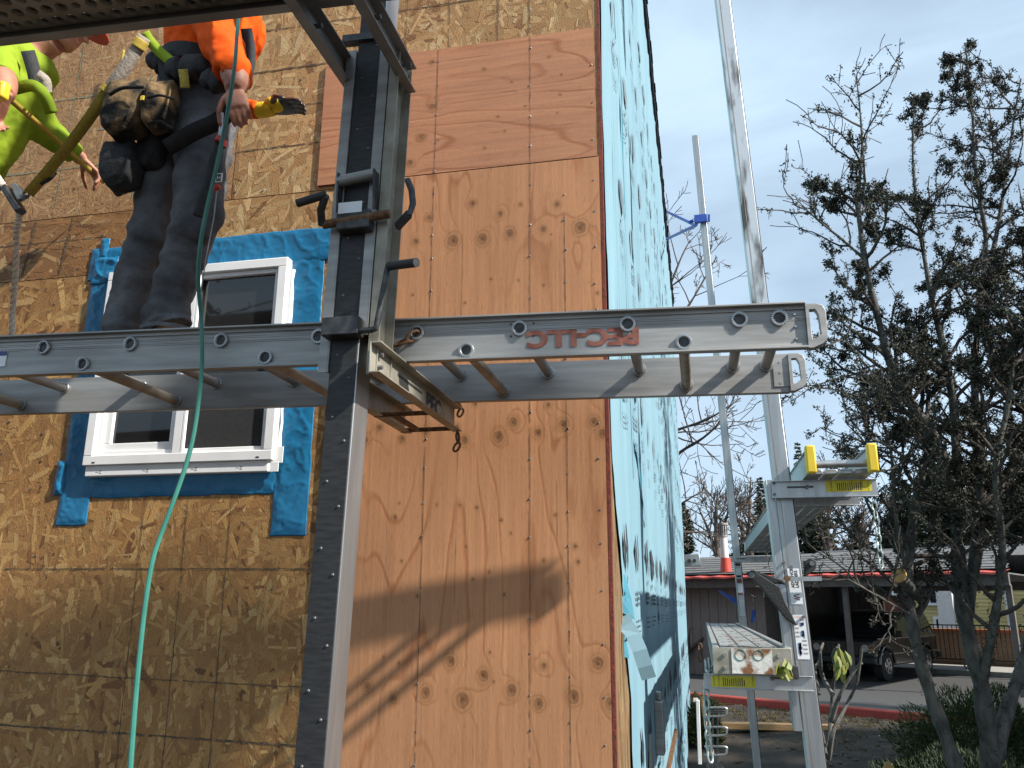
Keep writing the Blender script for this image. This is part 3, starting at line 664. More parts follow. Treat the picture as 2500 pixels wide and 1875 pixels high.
M['brick'] = mat('tan block wall', (.42,.30,.20), (.30,.19,.12), rough=.9, scale=14, bump=.5, bscale=30)
M['coping'] = mat('orange coping', (.42,.14,.06), (.36,.11,.05), rough=.8, scale=6)
M['iron'] = mat('black iron', (.012,.012,.014), rough=.5)
M['carp'] = mat('dark green car paint', (.010,.016,.018), (.014,.022,.024), rough=.22, scale=3, spec=.6, coat=.4)
M['chrome'] = mat('wheel alloy', (.5,.5,.52), rough=.25, metal=.9)
M['tyre'] = mat('tyre', (.015,.015,.015), (.03,.03,.03), rough=.9, scale=30)
M['lamp'] = mat('headlight glass', (.45,.47,.5), rough=.12, metal=.4)
M['amber'] = mat('amber lens', (.55,.12,.01), rough=.3)
M['carglass'] = mat('car glass', (.02,.03,.035), rough=.04, spec=.8)
M['blue'] = mat('blue painted steel', (.02,.06,.30), (.025,.08,.36), rough=.45, scale=20)
M['vent'] = mat('white vent pipe', (.60,.58,.56), (.68,.66,.64), rough=.6, scale=10)
M['leafy'] = mat('yellowed leaf', (.20,.19,.025), (.12,.16,.03), rough=.6, scale=30)
M['bark'] = mat('grey bark', (.045,.041,.036), (.115,.108,.095), rough=.95, scale=16, stretch=(1,1,.4), bump=.7, bscale=40)
M['barkb'] = mat('brown twig bark', (.04,.032,.027), (.08,.066,.055), rough=.95, scale=12, bump=.4)
M['lichen'] = mat('lichen and moss', None, .7, rough=.95, scale=40, attr='Col')
M['needle'] = mat('needles', None, .7, rough=.8, scale=12, attr='Col')
M['cut'] = mat('cut wood face', (.42,.27,.10), (.34,.20,.07), rough=.8, scale=18)

# terrain: near building low bed rising to the kerb
def gz(x, y):
    k = kerbY(x); return np.where(y < k, np.interp(k-y, [0,1.2,5.5,40], [-1.72,-1.80,-2.12,-2.3]), -1.75)
K0, K1 = PZ(1754/KP,1698/KP,-1.60), PZ(2156/KP,1734/KP,-1.60)
ks = (K1.y-K0.y)/(K1.x-K0.x)
def kerbY(x): return K0.y+ks*(np.asarray(x, float)-K0.x)
gx = np.concatenate([np.linspace(-400,-14,14), np.linspace(-12,16,141), np.linspace(18,400,14)]); gy = np.concatenate([np.linspace(-400,-8,12), np.linspace(-6,24,151), np.linspace(26,900,22)])
GX, GY = np.meshgrid(gx, gy); GX = GX.ravel(); GY = GY.ravel(); kY = kerbY(GX)
GZv = np.where(GY < kY-.02, np.interp(kY-GY, [0,1.2,5.5,40], [-1.70,-1.80,-2.14,-2.32])+.05*(fbm(GX*1.6,GY*1.6,3)-.5), -1.80)
M['earth'] = M['soil']
structure(sheet('ground', np.stack([GX,GY,GZv],1), len(gx), len(gy), 'soil', None))
def kp(x, d, z): 
    n = Vector((-ks,1,0)).normalized(); return Vector((x, float(kerbY(x)), z))+n*d
structure(MB().add([kp(-60,.14,-1.75),kp(60,.14,-1.75),kp(60,60,-1.75),kp(-60,60,-1.75)],[(0,1,2,3)]).build('parking_lot','asphalt',None,smooth=0))
mb = MB()
mb.prism([kp(-60,0,-1.95),kp(-60,0,-1.62),kp(-60,.02,-1.60),kp(-60,.14,-1.60),kp(-60,.15,-1.62),kp(-60,.15,-1.95)], kp(60,0,0)-kp(-60,0,0))
structure(mb.build('kerb','kerbred',None,smooth=0,bev=.01))
structure(MB().add([kp(3.6,1.6,-1.746),kp(3.7,1.6,-1.746),kp(6.2,6.2,-1.746),kp(6.1,6.2,-1.746)],[(0,1,2,3)]).build('painted_marking','label',None,smooth=0))
def ground_z(x, y): k = float(kerbY(x)); return float(np.interp(k-y, [0,1.2,5.5,40], [-1.70,-1.80,-2.14,-2.32])) if y < k-.02 else -1.75
def blades(mb, c, n, r, h, cols, flat=1):
    for i in range(n):
        a = rnd.uniform(0,6.28); q = math.sqrt(rnd.random())*r; x, y = c[0]+q*math.cos(a), c[1]+q*math.sin(a)*flat
        z = c[2]; d = Vector((rnd.uniform(-.6,.6),rnd.uniform(-.6,.6),1)).normalized()*h*rnd.uniform(.5,1.2); s_ = Vector((math.cos(a+1),math.sin(a+1),0))*h*.25
        p = Vector((x,y,z)); mb.add([p-s_,p+s_,p+d], [(0,1,2)], rnd.choice(cols))
mb = MB()
for i in range(240):
    x = rnd.uniform(-.2,4.2); d = rnd.uniform(.15,1.4) if rnd.random() < .75 else rnd.uniform(1.4,3.2); y = float(kerbY(x))-d
    blades(mb, (x,y,ground_z(x,y)-.01), 26, .16, .035, [(.07,.055,.010),(.10,.08,.014),(.05,.042,.01),(.12,.085,.02)])
o = mb.build('moss_patch','needle',None,smooth=0,fix=False); tag(o,'yellow green moss spreading in the bed along the red kerb','moss',kind='stuff')
mb = MB()
for i in range(420):
    x = rnd.uniform(-.3,5); y = rnd.uniform(9.5,15); z = ground_z(x,y)+.012; s_ = rnd.choice([.006,.008,.012,.03]); a = rnd.uniform(0,3)
    cc = rnd.choice([(.5,.5,.48)]+[(.12,.07,.04)]*5+[(.06,.04,.025)]*6)
    mb.box((-s_,-s_*.6,0),(s_,s_*.6,.008),Matrix.Translation((x,y,z))@Matrix.Rotation(a,4,'Z')@Matrix.Rotation(rnd.uniform(-.4,.4),4,'X'),cc)
o = mb.build('soil_litter','needle',None,smooth=0,fix=False); tag(o,'bark crumbs and white chips scattered over the dark soil','soil litter',kind='stuff')
# sawn timber lying in the bed
a, b = PZ(1500,1565,-1.80), PZ(1812,1573,-1.80)
dv = (b-a).normalized()
t = thing('timber_plank','long orange brown sawn plank lying on the soil bed','timber',(a+b)/2)
MB().bar(a-dv*1.5,b,.20,.09).build('plank','lumber',t,bev=.006)

# ---------------------------------------------------------------- carport building
EZ = .75; A = P(1692/KP,1407/KP,1); A = A*(EZ/A.z); B = P(2480/KP,1392/KP,1); B = B*(EZ/B.z)
U = (B-A); U.z = 0; UL = U.length; U.normalize(); V = Vector((-U.y,U.x,0))
def CP(u, v, z): return Vector((A.x,A.y,0))+U*u+V*v+Vector((0,0,z))
def uat(px, v):   # u where the pixel column meets the vertical plane at depth v
    d = ray(px, 1308); n = V; o = CP(0,v,0); s_ = o.dot(n)/d.dot(n); return (d*s_-o).dot(U)
car_ = thing('carport','long low carport with grey shingle roof, red metal edge and mauve board siding','carport',CP(4,2,-1.75))
CM = Matrix((( U.x,V.x,0,A.x),(U.y,V.y,0,A.y),(0,0,1,0),(0,0,0,1)))
def cbox(u0,v0,z0,u1,v1,z1,name,m,parent=None,bev=0): return MB().box((u0,v0,z0),(u1,v1,z1),CM).build(name,m,parent or car_,bev=bev,smooth=0)
uc = uat(1868/KP,.5); uo = uat(2155/KP,5.2); u_end = UL-.15
fwl = cbox(-14,.5,-1.75,uc,.62,EZ-.12,'front_wall','sidingd')
u = -2.2
while u < uc-.1: cbox(u+.012,.47,-1.74,min(u+.262,uc),.499,EZ-.15,'siding_board','siding',fwl); u += .262
cbox(uc-.12,.62,-1.75,uc,5.2,EZ-.12,'return_wall','sidingd')
bw = cbox(uc,5.2,-1.75,uo,5.3,EZ-.1,'back_wall','sidingd')
u = uc+.1
while u < uo-.1: cbox(u+.015,5.165,-1.74,min(u+.29,uo),5.199,EZ-.15,'siding_board','siding',bw); u += .29
cbox(-14,-.02,EZ-.30,u_end,.10,EZ-.075,'fascia_beam','sidingd'); cbox(uc,5.18,EZ-.32,u_end,5.3,EZ-.1,'rear_beam','sidingd')
for u in (uat(2092/KP,1.0),uat(1375,.1),u_end-.12):  cbox(u,.12,-1.75,u+.11,.23,EZ-.28,'post','sidingd')
cbox(u_end-.12,5.05,-1.75,u_end,5.17,EZ-.3,'post','sidingd')
# roof: corrugated red edge + two shingled slopes
mb = MB(); n = 150; vs = []
for i in range(n+1):
    u = -14+(u_end+14)*i/n; z = EZ-.03+.012*math.sin(i*1.6); vs += [CP(u,-.16,z-.045), CP(u,-.15,z+.0), CP(u,.35,z+.06)]
mb.add(vs, [(3*i+j,3*i+3+j,3*i+4+j,3*i+1+j) for i in range(n) for j in (0,1)]); mb.build('red_roof_edge','redmetal',car_,smooth=0,fix=False)
RZ = lambda v: EZ+.02+.19*v
ur = uat(1775,4.0)
cr1 = MB().add([CP(-14,.2,RZ(.2)),CP(u_end,.2,RZ(.2)),CP(u_end-1.0,3.6,RZ(3.6)),CP(-14,3.6,RZ(3.6))],[(0,1,2,3)]); cr1.add([CP(-14,3.6,RZ(3.6)),CP(u_end-1.0,3.6,RZ(3.6)),CP(u_end-.2,6.8,RZ(.2)),CP(-14,6.8,RZ(.2))],[(0,1,2,3)])
cr1.box((-14,.0,EZ-.07),(u_end,6.0,EZ-.04),CM)
rf_ = cr1.build('roof','roofg',car_,smooth=0,fix=False)
k_ = 0
for r_ in range(7):   # shingle courses standing proud
    v = .36+r_*.42
    MB().prism([CP(-14,v,RZ(v)+.004),CP(-14,v,RZ(v)+.02),CP(-14,v+.42,RZ(v+.42)+.006)], U*(14+u_end-.29*v)).build('shingle_course','roofg',rf_,smooth=0)
for i in range(60):
    v = rnd.uniform(.5,3.3); u = rnd.uniform(uat(1760,v),u_end-1.2); 
    MB().box((u,v,RZ(v)+.03),(u+rnd.uniform(.06,.14),v+.03,RZ(v)+.045),CM).build('shingle_tab','vent' if rnd.random()<.12 else 'roofg',rf_,smooth=0)
# higher roof block behind
ub0 = uat(1778,6.0)
hb = thing('rear_roof','grey roof with white ridge flashing rising behind the carport roof','roof',CP(ub0+4,6,EZ))
zr = P(1778,1193,1).z/P(1778,1193,1).y*CP(ub0,6,0).y
mb = MB(); mb.prism([CP(ub0,5.6,EZ-.1),CP(ub0,4.2,zr-.35),CP(ub0,6.0,zr),CP(ub0,7.8,zr-.35),CP(ub0,7.8,EZ-.1)], U*6.8); mb.build('roof_block','roofg',hb,smooth=0)
MB().bar(CP(ub0,6.0,zr+.01),CP(ub0+6.8,6.0,zr+.01),.16,.03).build('ridge_flashing','vent',hb)
MB().bar(CP(ub0-.35,4.6,zr-.30),CP(ub0+.25,4.4,zr-.32),.12,.05).build('flashing_piece','vent',hb)

# vent pipe on the roof
vp = P(1566,1240,1); vY = CP(uat(1566,.45),.45,0).y
t = thing('vent_pipe','white roof vent pipe with slotted cap on a red boot','vent pipe',P(1567,1240,vY))
MB().tube([P(1569,1243,vY),P(1567,1205,vY)],[.155,.125],14).build('boot','redmetal',t)
MB().tube([P(1566,1206,vY),P(1562,1158,vY)],.10,14).build('pipe','vent',t)
mb = MB(); mb.tube([P(1562,1160,vY),P(1560,1132,vY)],.125,14); mb.tube([P(1560,1134,vY),P(1560,1130,vY)],.15,14); cp_ = mb.build('cap','concrete',t)
for i in range(5):
    a = -2.6+i*.5; c = P(1561,1146,vY)+Vector((math.cos(a)*.127,math.sin(a)*.127,0)); MB().bar(c+Vector((0,0,-.12)),c+Vector((0,0,.12)),.012,.02,(math.cos(a),math.sin(a),0)).build('slot','steel',cp_)
# bit of another stage rail seen past the wrap
c = P(1494,1211,16.5); t = thing('stage_end','end of a distant aluminium stage rail poking past the house wrap','scaffold plank',c)
a, b = P(1470,1212,17.6), P(1512,1209,17.6); MB().bar(a,b,.06,.24).build('rail','alun',t,bev=.01)
for x in (1489,1500): MB().tube([P(x,1211,17.5),P(x,1211,17.6)],.035,10).build('rung_end','steel',t)

# ---------------------------------------------------------------- yellow house beyond
HV = 13.0
yh = thing('yellow_house','yellow lap sided house with white windows seen through the carport','house',CP(9,HV,-1.75))
u0, u1 = uat(2130/KP,HV), uat(2560/KP,HV)
mb = MB(); z = -1.2
ywall = cbox(u0,HV+.08,-1.8,u1+6,HV+6,2.0,'wall','cream',yh)
while z < 2.0: mb.prism([CP(u0,HV+.08,z),CP(u0,HV+.03,z),CP(u0,HV+.055,z+.125),CP(u0,HV+.08,z+.125)], U*(u1+6-u0)); z += .125
o = mb.build('lap_boards','cream',ywall,smooth=0); o['kind'] = 'stuff'
def hwin(px0,px1,py0,py1):
    ua, ubb = uat(px0/KP,HV), uat(px1/KP,HV); Yc = CP((ua+ubb)/2,HV,0).y; za, zb = P(px0/KP,py1/KP,Yc).z, P(px0/KP,py0/KP,Yc).z
    f_ = MB(); 
    for (a,b,c,d) in ((ua,ubb,za,za+.09),(ua,ubb,zb-.09,zb),(ua,ua+.09,za+.09,zb-.09),(ubb-.09,ubb,za+.09,zb-.09),((ua+ubb)/2-.04,(ua+ubb)/2+.04,za+.09,zb-.09)): f_.box((a,HV-.05,c),(b,HV+.06,d),CM)
    w_ = f_.build('window','white',yh,smooth=0); cbox(ua+.09,HV-.0,za+.09,ubb-.09,HV+.02,zb-.09,'pane','carglass',w_)
hwin(2245,2295,1425,1478); hwin(2337,2360,1425,1457); hwin(2160,2206,1425,1455); hwin(2275,2305,1505,1560)
ud, ue = uat(2160/KP,HV), uat(2206/KP,HV); cbox(ud,HV-.02,-1.2,ue,HV+.03,P(2180/KP,1456/KP,CP(ud,HV,0).y).z,'red_door','rededge',yh)
uw = uat(2300/KP,HV); cbox(uw,HV-.6,-1.8,uw+.5,HV+.02,2.0,'corner_post','vent',yh)
ug = uat(2455/KP,HV-.3); cbox(ug,HV-.35,-1.6,ug+.14,HV-.2,2.0,'downpipe','vent',yh)
# retaining wall, coping, fence
rv = 8.0; uu0, uu1 = uat(2240/KP,rv), uat(2560/KP,rv)
rw = thing('retaining_wall','tan block retaining wall with orange coping behind the iron railing','wall',CP(uu0+3,rv,-1.75))
zc = P(2420/KP,1545/KP,CP((uu0+uu1)/2,rv,0).y).z
rwb = cbox(uu0-1.2,rv+.03,-1.78,uu1+3,rv+.4,zc,'wall_core','brick',rw); cbox(uu0-1.2,rv-.06,zc+.002,uu1+3,rv+.45,zc+.09,'coping','coping',rw)
bm_ = MB().box((0,0,0),(.28,.04,.075)); proto = None; kk = 0
z = -1.74
r_ = 0
while z < zc-.05:
    u = uu0-1.2+(.15 if r_ % 2 else 0)
    while u < uu1 and kk < 300:
        if proto is None: proto = MB().box((0,0,0),(.285,.04,.075),Matrix(((U.x,V.x,0,0),(U.y,V.y,0,0),(0,0,1,0),(0,0,0,1)))).build('block','brick',None,smooth=0); o = proto; o.parent = rwb
        else: o = proto.copy(); C.objects.link(o)
        o.location = CP(u,rv,z)-WL[rw]; u += .30; kk += 1
    z += .09; r_ += 1
cbox(uu0-1.2,3.0+2.3,-1.76,uu1+3,rv-.3,-1.62,'lower_step','concrete',rw)
fv = 5.45
t = thing('iron_railing','black iron railing with thin upright pickets beyond the carport','railing',CP(uat(2300/KP,fv),fv,-1.75))
ua, ubb = uat(2262/KP,fv), uat(2540/KP,fv); zt = P(2400/KP,1528/KP,CP(ua+2,fv,0).y).z; zb = P(2400/KP,1614/KP,CP(ua+2,fv,0).y).z
for z in (zt,zb): MB().bar(CP(ua,fv,z),CP(ubb,fv,z),.035,.03).build('rail','iron',t)
u = ua; pk = None
while u < ubb:
    if pk is None: pk = o = MB().bar(CP(ua,fv,zb),CP(ua,fv,zt),.018,.018).build('picket','iron',t)
    else: o = pk.copy(); C.objects.link(o); o.location = U*(u-ua)
    u += .115
# ---------------------------------------------------------------- parked off-roader
fwp, rwp = PZ(2172/KP,1664/KP,-1.75), PZ(2284/KP,1648/KP,-1.75)
D = (fwp-rwp); D.z = 0; D.normalize(); S = Vector((-D.y,D.x,0))     # D forward, S to its left
suv = thing('parked_car','dark green boxy four wheel drive parked nose out under the carport','car',Vector((fwp.x,fwp.y,-1.75)))
# local frame: x forward from front axle, y to the car left (visible flank at y=0 outer face), z up
if S.dot(Vector((1,-.3,0))) < 0: S = -S
CO = Vector((fwp.x,fwp.y,-1.75))
def K(x, y, z): return CO+D*x-S*y+Vector((0,0,z))
KM = Matrix(((D.x,-S.x,0,CO.x),(D.y,-S.y,0,CO.y),(0,0,1,CO.z),(0,0,0,1)))
WB = 2.58; Wd = 1.70
def sec(pts, y0, y1): return MB().prism([K(x,y0,z) for x,z in pts], K(0,y1,0)-K(0,y0,0))
arch = lambda cx: [(cx+.42*math.cos(a), .36+.42*math.sin(a)) for a in np.linspace(math.pi,0,9)]
low = [(-3.45,.50)]+[(-3.40,.42)]+arch(-WB)+[(-WB+.45,.36)]+[(-.45,.36)]+arch(0)+[(.62,.40),(.66,.52),(.66,.92),(.60,.98),(-.45,1.03),(-3.40,1.05),(-3.46,.95)]
sec(low,.02,Wd-.02).build('body','carp',suv,bev=.03)
cab = []
for x0,x1,z,ins in ((-3.42,-.60,1.03,.03),(-3.15,-1.12,1.56,.14),(-3.05,-1.30,1.62,.20)): cab.append([K(x0,ins,z),K(x1,ins,z),K(x1,Wd-ins,z),K(x0,Wd-ins,z)])
MB().loft(cab).build('cabin','carp',suv,bev=.02)
def pane(pts, name='side_window'): 
    o = MB(); o.add(pts,[tuple(range(len(pts)))]); return o.build(name,'carglass',suv,smooth=0,fix=False)
def side(x0,x1,x2,x3): # bottom x0..x1, top x2..x3 on the y=0 flank
    f = lambda x,z: K(x,.03+(z-1.03)/.53*.11-.006,z); pane([f(x0,1.10),f(x1,1.10),f(x3,1.50),f(x2,1.50)])
side(-1.65,-.86,-1.65,-1.16); side(-2.50,-1.72,-2.50,-1.72); side(-3.30,-2.58,-3.12,-2.58)
pane([K(-.655,.16,1.10),K(-.655,Wd-.16,1.10),K(-1.075,Wd-.24,1.50),K(-1.075,.24,1.50)],'windscreen')
def wheel(x, y):
    c = K(x,y,.36); ax = S; w_ = MB(); w_.tube([c-ax*.12,c-ax*.10,c+ax*.10,c+ax*.12],[.30,.36,.36,.30],24); o = w_.build('wheel','tyre',suv)
    m2 = MB(); m2.ring(c+ax*.115,ax,.17,.02,18,6); 
    for i in range(5): a = i*1.2566; e = D*math.cos(a)+Vector((0,0,math.sin(a))); m2.bar(c+ax*.118,c+ax*.118+e*.17,.06,.02,ax)
    m2.build('rim','chrome',o)
for x in (0,-WB): wheel(x,.11); wheel(x,Wd-.11)
for y in (.24,Wd-.24): MB().tube([K(.64,y,.78),K(.675,y,.78)],.085,14).build('headlight','lamp',suv)
for y in (.06,Wd-.12): MB().box((.60,y,.70),(.672,y+.06,.86),KM).build('side_lamp','amber',suv)
g_ = MB().box((.64,.40,.66),(.676,Wd-.40,.90),KM).build('grille','carp',suv)
for i in range(7): MB().box((.676,.47+i*.12,.68),(.682,.52+i*.12,.88),KM).build('grille_slot','iron',g_)
MB().box((.60,-.02,.42),(.80,Wd+.02,.58),KM).build('front_bumper','iron',suv,bev=.03)
MB().box((-3.62,-.02,.44),(-3.42,Wd+.02,.60),KM).build('rear_bumper','iron',suv,bev=.03)
for z in (.62,.98): MB().box((-3.38,.005,z),(.4,.019,z+.03),KM).build('side_trim','chrome',suv)
for x in (0,-WB):
    q = [K(x+.46*math.cos(a),.0,.36+.46*math.sin(a)) for a in np.linspace(.1,math.pi-.1,9)]; m2 = MB(); 
    m2.tube(q,.035,6); m2.build('wheel_flare','carp',suv)
MB().box((-.80,-.14,1.02),(-.70,.02,1.16),KM).build('mirror','carp',suv,bev=.02)
for y in (.34,Wd-.34): MB().bar(K(-2.9,y,1.66),K(-1.4,y,1.66),.03,.03).build('roof_rail','iron',suv)
for x in (-1.68,-2.54): MB().box((x,.012,.42),(x+.012,.0185,1.04),KM).build('door_gap','iron',suv)

# ================================================================== SIDE STAGE ON THE RIGHT
def lp(z0, z1, x0, x1): return lambda z: x0+(x1-x0)*(z-z0)/(z1-z0)
YN = 4.25
nx = lp(-.69,3.36,.434,.259)          # left edge of the near pole
def lbox(fx, x0, x1, y0, y1, z0, z1):
    mb = MB(); vs = [(fx(z)+x, y, z) for z in (z0,z1) for y in (y0,y1) for x in (x0,x1)]
    return mb.add(vs, [(0,2,3,1),(4,5,7,6),(0,1,5,4),(2,6,7,3),(0,4,6,2),(1,3,7,5)])
M['poletop'] = mat('grease streaked aluminium', (.62,.63,.64), (.10,.085,.075), rough=.4, metal=.6, scale=2.2, stretch=(6,6,1.3), fac=(.53,.66), bump=.05)
np_ = thing('scaffold_pole','tall leaning aluminium pole smeared with dark grease, beside the mossy tree','scaffold pole',(nx(GZ)+.04,YN+.04,GZ))
lbox(nx,0,.078,YN,YN+.10,GZ,1.5).build('pole_body','alun',np_,bev=.003); lbox(nx,0,.078,YN,YN+.10,1.5,5.5).build('pole_extension','poletop',np_,bev=.003)
lbox(nx,.078,.082,YN+.004,YN+.096,GZ,5.5).build('rubber_facing','rubber',np_)
lbox(nx,.020,.023,YN-.0012,YN,GZ,5.5).build('groove','alud',np_)
fx_ = lp(-.80,5.98,P(1852.5/KP,1875/KP,10).x-.08,.185)
fp = thing('scaffold_pole','thin far aluminium pole held to the eave by a blue brace','scaffold pole',(fx_(GZ),10.05,GZ))
lbox(fx_,0,.078,10,10.1,GZ,5.98).build('pole_body','alun',fp,bev=.003); lbox(fx_,.078,.083,10.004,10.096,GZ,5.98).build('rubber_facing','rubber',fp)
# roof brace
bz = P(1515,473,10); br = thing('roof_brace','small blue steel brace clamping the thin pole to the roof edge','brace',bz)
c1 = P(1503,487,10.4); e1, e2 = P(1437,456,13.6), P(1446,516,13.4)
for e in (e1,e2): MB().tube([c1,Vector((-.27,e.y,e.z))],.022,6).build('brace_rod','blue',br)
MB().tube([c1,P(1511,470,10.1),P(1490,480,10.0)],.022,6).build('brace_rod','blue',br)
MB().bar(P(1500,474,9.97),P(1527,471,9.97),.05,.10).build('clamp','blue',br); MB().bar(P(1531,464,9.97),P(1531,478,9.97),.03,.03).build('clamp_screw','blue',br)
# near carriage: sleeve channel, arms, pedals, labels
sj = thing('side_pump_jack','silver pump jack carriage with yellow warning stickers and maker labels on the leaning pole','pump jack',(.4,YN,-.5))
lbox(nx,-.040,-.034,YN-.004,YN+.11,-.55,.60).build('upright_channel','alun',sj,bev=.001); lbox(nx,-.034,-.006,YN-.004,YN,-.55,.60).build('channel_flange','alun',sj,bev=.001)
def hch(x0, x1, z0, z1, y, name):
    mb = MB(); mb.box((x0,y,z0),(x1,y+.004,z1)); mb.box((x0,y-.016,z1-.004),(x1,y,z1)); mb.box((x0,y-.016,z0),(x1,y,z0+.004)); return mb.build(name,'alun',sj,bev=.001)
yA = YN-.03
a0, a1 = P(1666,1040,yA), P(1893,1033,yA); b0 = P(1668,1077,yA)
hch(a0.x,a1.x,b0.z,a0.z,yA,'bench_arm'); hch(a0.x+.08,a1.x-.05,b0.z-.02,a0.z-.03,YN+.16,'bench_arm')
yl0, yl1, yt, yb_ = P(1783,1040,yA).x, P(1882,1040,yA).x, P(1783,1038,yA).z, P(1783,1063,yA).z
ys_ = MB().box((yl0,yA-.0014,yb_),(yl1,yA,yt)).build('warning_sticker','ylabel',sj)
text('A WARNING', (yl0+.028,yA-.0016,yb_+.006),(0,0,1),(-1,0,0),.011,'ink',ys_,'lettering',.0004); text('FA ADVANCED',(yl1-.012,yA-.0016,yb_+.004),(0,0,1),(-1,0,0),.009,'ink',ys_,'lettering',.0004); text('A WARNING',(yl1-.04,yA-.0016,yb_+.006),(0,0,1),(-1,0,0),.011,'ink',ys_,'lettering',.0004)
mb = MB()
for i in range(12): mb.box((yl0+.05+i*.0095,yA-.0020,yb_+.006),(yl0+.054+i*.0095,yA-.0016,yt-.006-rnd.uniform(0,.012)))
o = mb.build('fine_print','ink',ys_); o['kind'] = 'stuff'
MB().box((P(1700,1053,yA).x,yA-.0012,P(1700,1053,yA).z-.004),(P(1757,1053,yA).x,yA,P(1700,1053,yA).z+.005)).build('slot','steel',sj)
bo = P(1743,1052,yA); MB().tube([bo+Vector((0,-.018,0)),bo],.009,8).build('bolt','screw',sj)
for px in ((1672,1044),(1673,1068)): q = P(*px,yA); MB().tube([q+Vector((0,-.006,0)),q],.007,8).build('bolt','screw',sj)
# lower platform arm
c0, c1, c2 = P(1520,1455,yA), P(1755,1452,yA), P(1520,1487,yA)
hch(c0.x,c1.x,c2.z,c0.z,yA,'platform_arm'); hch(c0.x+.04,c1.x-.06,c2.z,c0.z,YN+.16,'platform_arm')
q0, q1 = P(1537,1459,yA), P(1634,1486,yA)
ys2 = MB().box((q0.x,yA-.0014,q1.z),(q1.x,yA,q0.z)).build('warning_sticker','ylabel',sj)
text('FA ADVANCED',(q0.x+.013,yA-.0016,q1.z+.004),(0,0,1),(-1,0,0),.009,'ink',ys2,'lettering',.0004); text('A WARNING',(q0.x+.036,yA-.0016,q1.z+.006),(0,0,1),(-1,0,0),.011,'ink',ys2,'lettering',.0004); text('A WARNING',(q1.x-.010,yA-.0016,q1.z+.006),(0,0,1),(-1,0,0),.011,'ink',ys2,'lettering',.0004)
mb = MB()
for i in range(11): mb.box((q0.x+.05+i*.0095,yA-.0020,q1.z+.006),(q0.x+.054+i*.0095,yA-.0016,q0.z-.006-rnd.uniform(0,.012)))
o = mb.build('fine_print','ink',ys2); o['kind'] = 'stuff'
q = P(1690,1465,yA); MB().box((P(1664,1465,yA).x,yA-.0012,q.z-.004),(P(1722,1465,yA).x,yA,q.z+.004)).build('slot','rust',sj); q = P(1668,1465,yA); MB().tube([q+Vector((0,-.016,0)),q],.010,8).build('bolt','screw',sj)
MB().tube([P(1526,1452,YN+.05),P(1524,1425,YN+.05),P(1530,1420,YN+.05),P(1533,1452,YN+.05)],.007,6).build('toe_hook','alun',sj)
# pedal and jaws
mb = MB(); mb.prism([P(1611,1238,4.2),P(1625,1231,4.2),P(1684,1268,4.2),P(1696,1300,4.2),P(1712,1330,4.2),P(1722,1352,4.2),P(1700,1338,4.2),P(1640,1265,4.2)],(0,.05,0)); mb.build('foot_pedal','black',sj,bev=.004)
mb = MB(); mb.prism([P(1625,1231,4.24),P(1690,1253,4.24),P(1700,1263,4.24),P(1650,1258,4.24)],(0,.05,0)); mb.build('pedal_link','black',sj,bev=.004)
q = P(1624,1242,4.195); MB().tube([q,q+Vector((0,.06,0))],.014,10).build('pivot_pin','screw',sj)
mb = MB(); mb.prism([P(1738,1212,4.3),P(1752,1205,4.3),P(1764,1212,4.3),P(1763,1228,4.3),P(1750,1240,4.3),P(1738,1245,4.3)],(0,.05,0)); mb.build('rear_jaw','rubber',sj,bev=.004)
q = P(1754,1217,4.29); MB().tube([q,q+Vector((0,.07,0))],.012,10).build('pivot_pin','screw',sj)
MB().bar(P(1702,1251,4.215),P(1775,1250,4.215),.012,.02).build('crank_spindle','alun',sj); q = P(1701,1249,4.20); MB().tube([q,q+Vector((0,.03,0))],.014,10).build('spindle_knob','rust',sj)
for px in ((1694,1215),(1697,1232),(1737,1332),(1700,1262)): q = P(*px,4.235); MB().tube([q,q+Vector((0,.02,0))],.007,8).build('bolt','screw',sj)
def sticker(px0,py0,px1,py1,lean):
    a, b = P(px0,py0,YN-.002), P(px1,py1,YN-.002); mb = MB(); w_ = (b.x-a.x)*.62
    vs = [(nx(z)+.012+dx, YN-.0028, z) for z in (b.z,a.z) for dx in (0,.054)]; mb.add([vs[0],vs[1],vs[3],vs[2]],[(0,1,2,3)]); return mb.build('maker_label','label',sj,smooth=0,fix=False), a, b
l1, a, b = sticker(1700,1228,1722,1305,0)
dirz = Vector((nx(1)-nx(0),0,1)).normalized(); dirx = Vector((-1,0,0))
o0 = Vector((nx(b.z)+.034,YN-.003,b.z+.075)); text('ADVANCED',o0,dirz,dirx,.019,'ink',l1,'lettering',.0006,bold=.0006); text('LADDERS',o0+Vector((.019,0,0)),dirz,dirx,.019,'ink',l1,'lettering',.0006,bold=.0006)
text('//\\',Vector((nx(b.z)+.052,YN-.003,b.z+.018)),dirz,dirx,.035,'ink',l1,'logo',.0006,bold=.001); text('-',Vector((nx(b.z)+.050,YN-.003,b.z+.020)),dirz,dirx,.04,'olabel',l1,'logo',.0010,bold=.001)
l2, a, b = sticker(1704,1328,1735,1424,0)
mb = MB(); m3 = MB()
for i in range(9):
    z = a.z-.02-(a.z-b.z-.03)*i/9; x = nx(z)+.016+(.024 if i in (1,2,3,4) else .004)
    if i in (1,3,4,6,7,8):
        for k in range(4): mb.box((x+rnd.uniform(0,.014),YN-.0042,z-rnd.uniform(0,.02)),(x+rnd.uniform(.006,.018),YN-.0036,z+rnd.uniform(0,.008)))
    for k in range(2): m3.box((nx(z)+(.016 if i in (1,2,3,4) else .042),YN-.0040,z-.004*k-.001),(nx(z)+(.034 if i in (1,2,3,4) else .062),YN-.0036,z-.004*k+.0004))
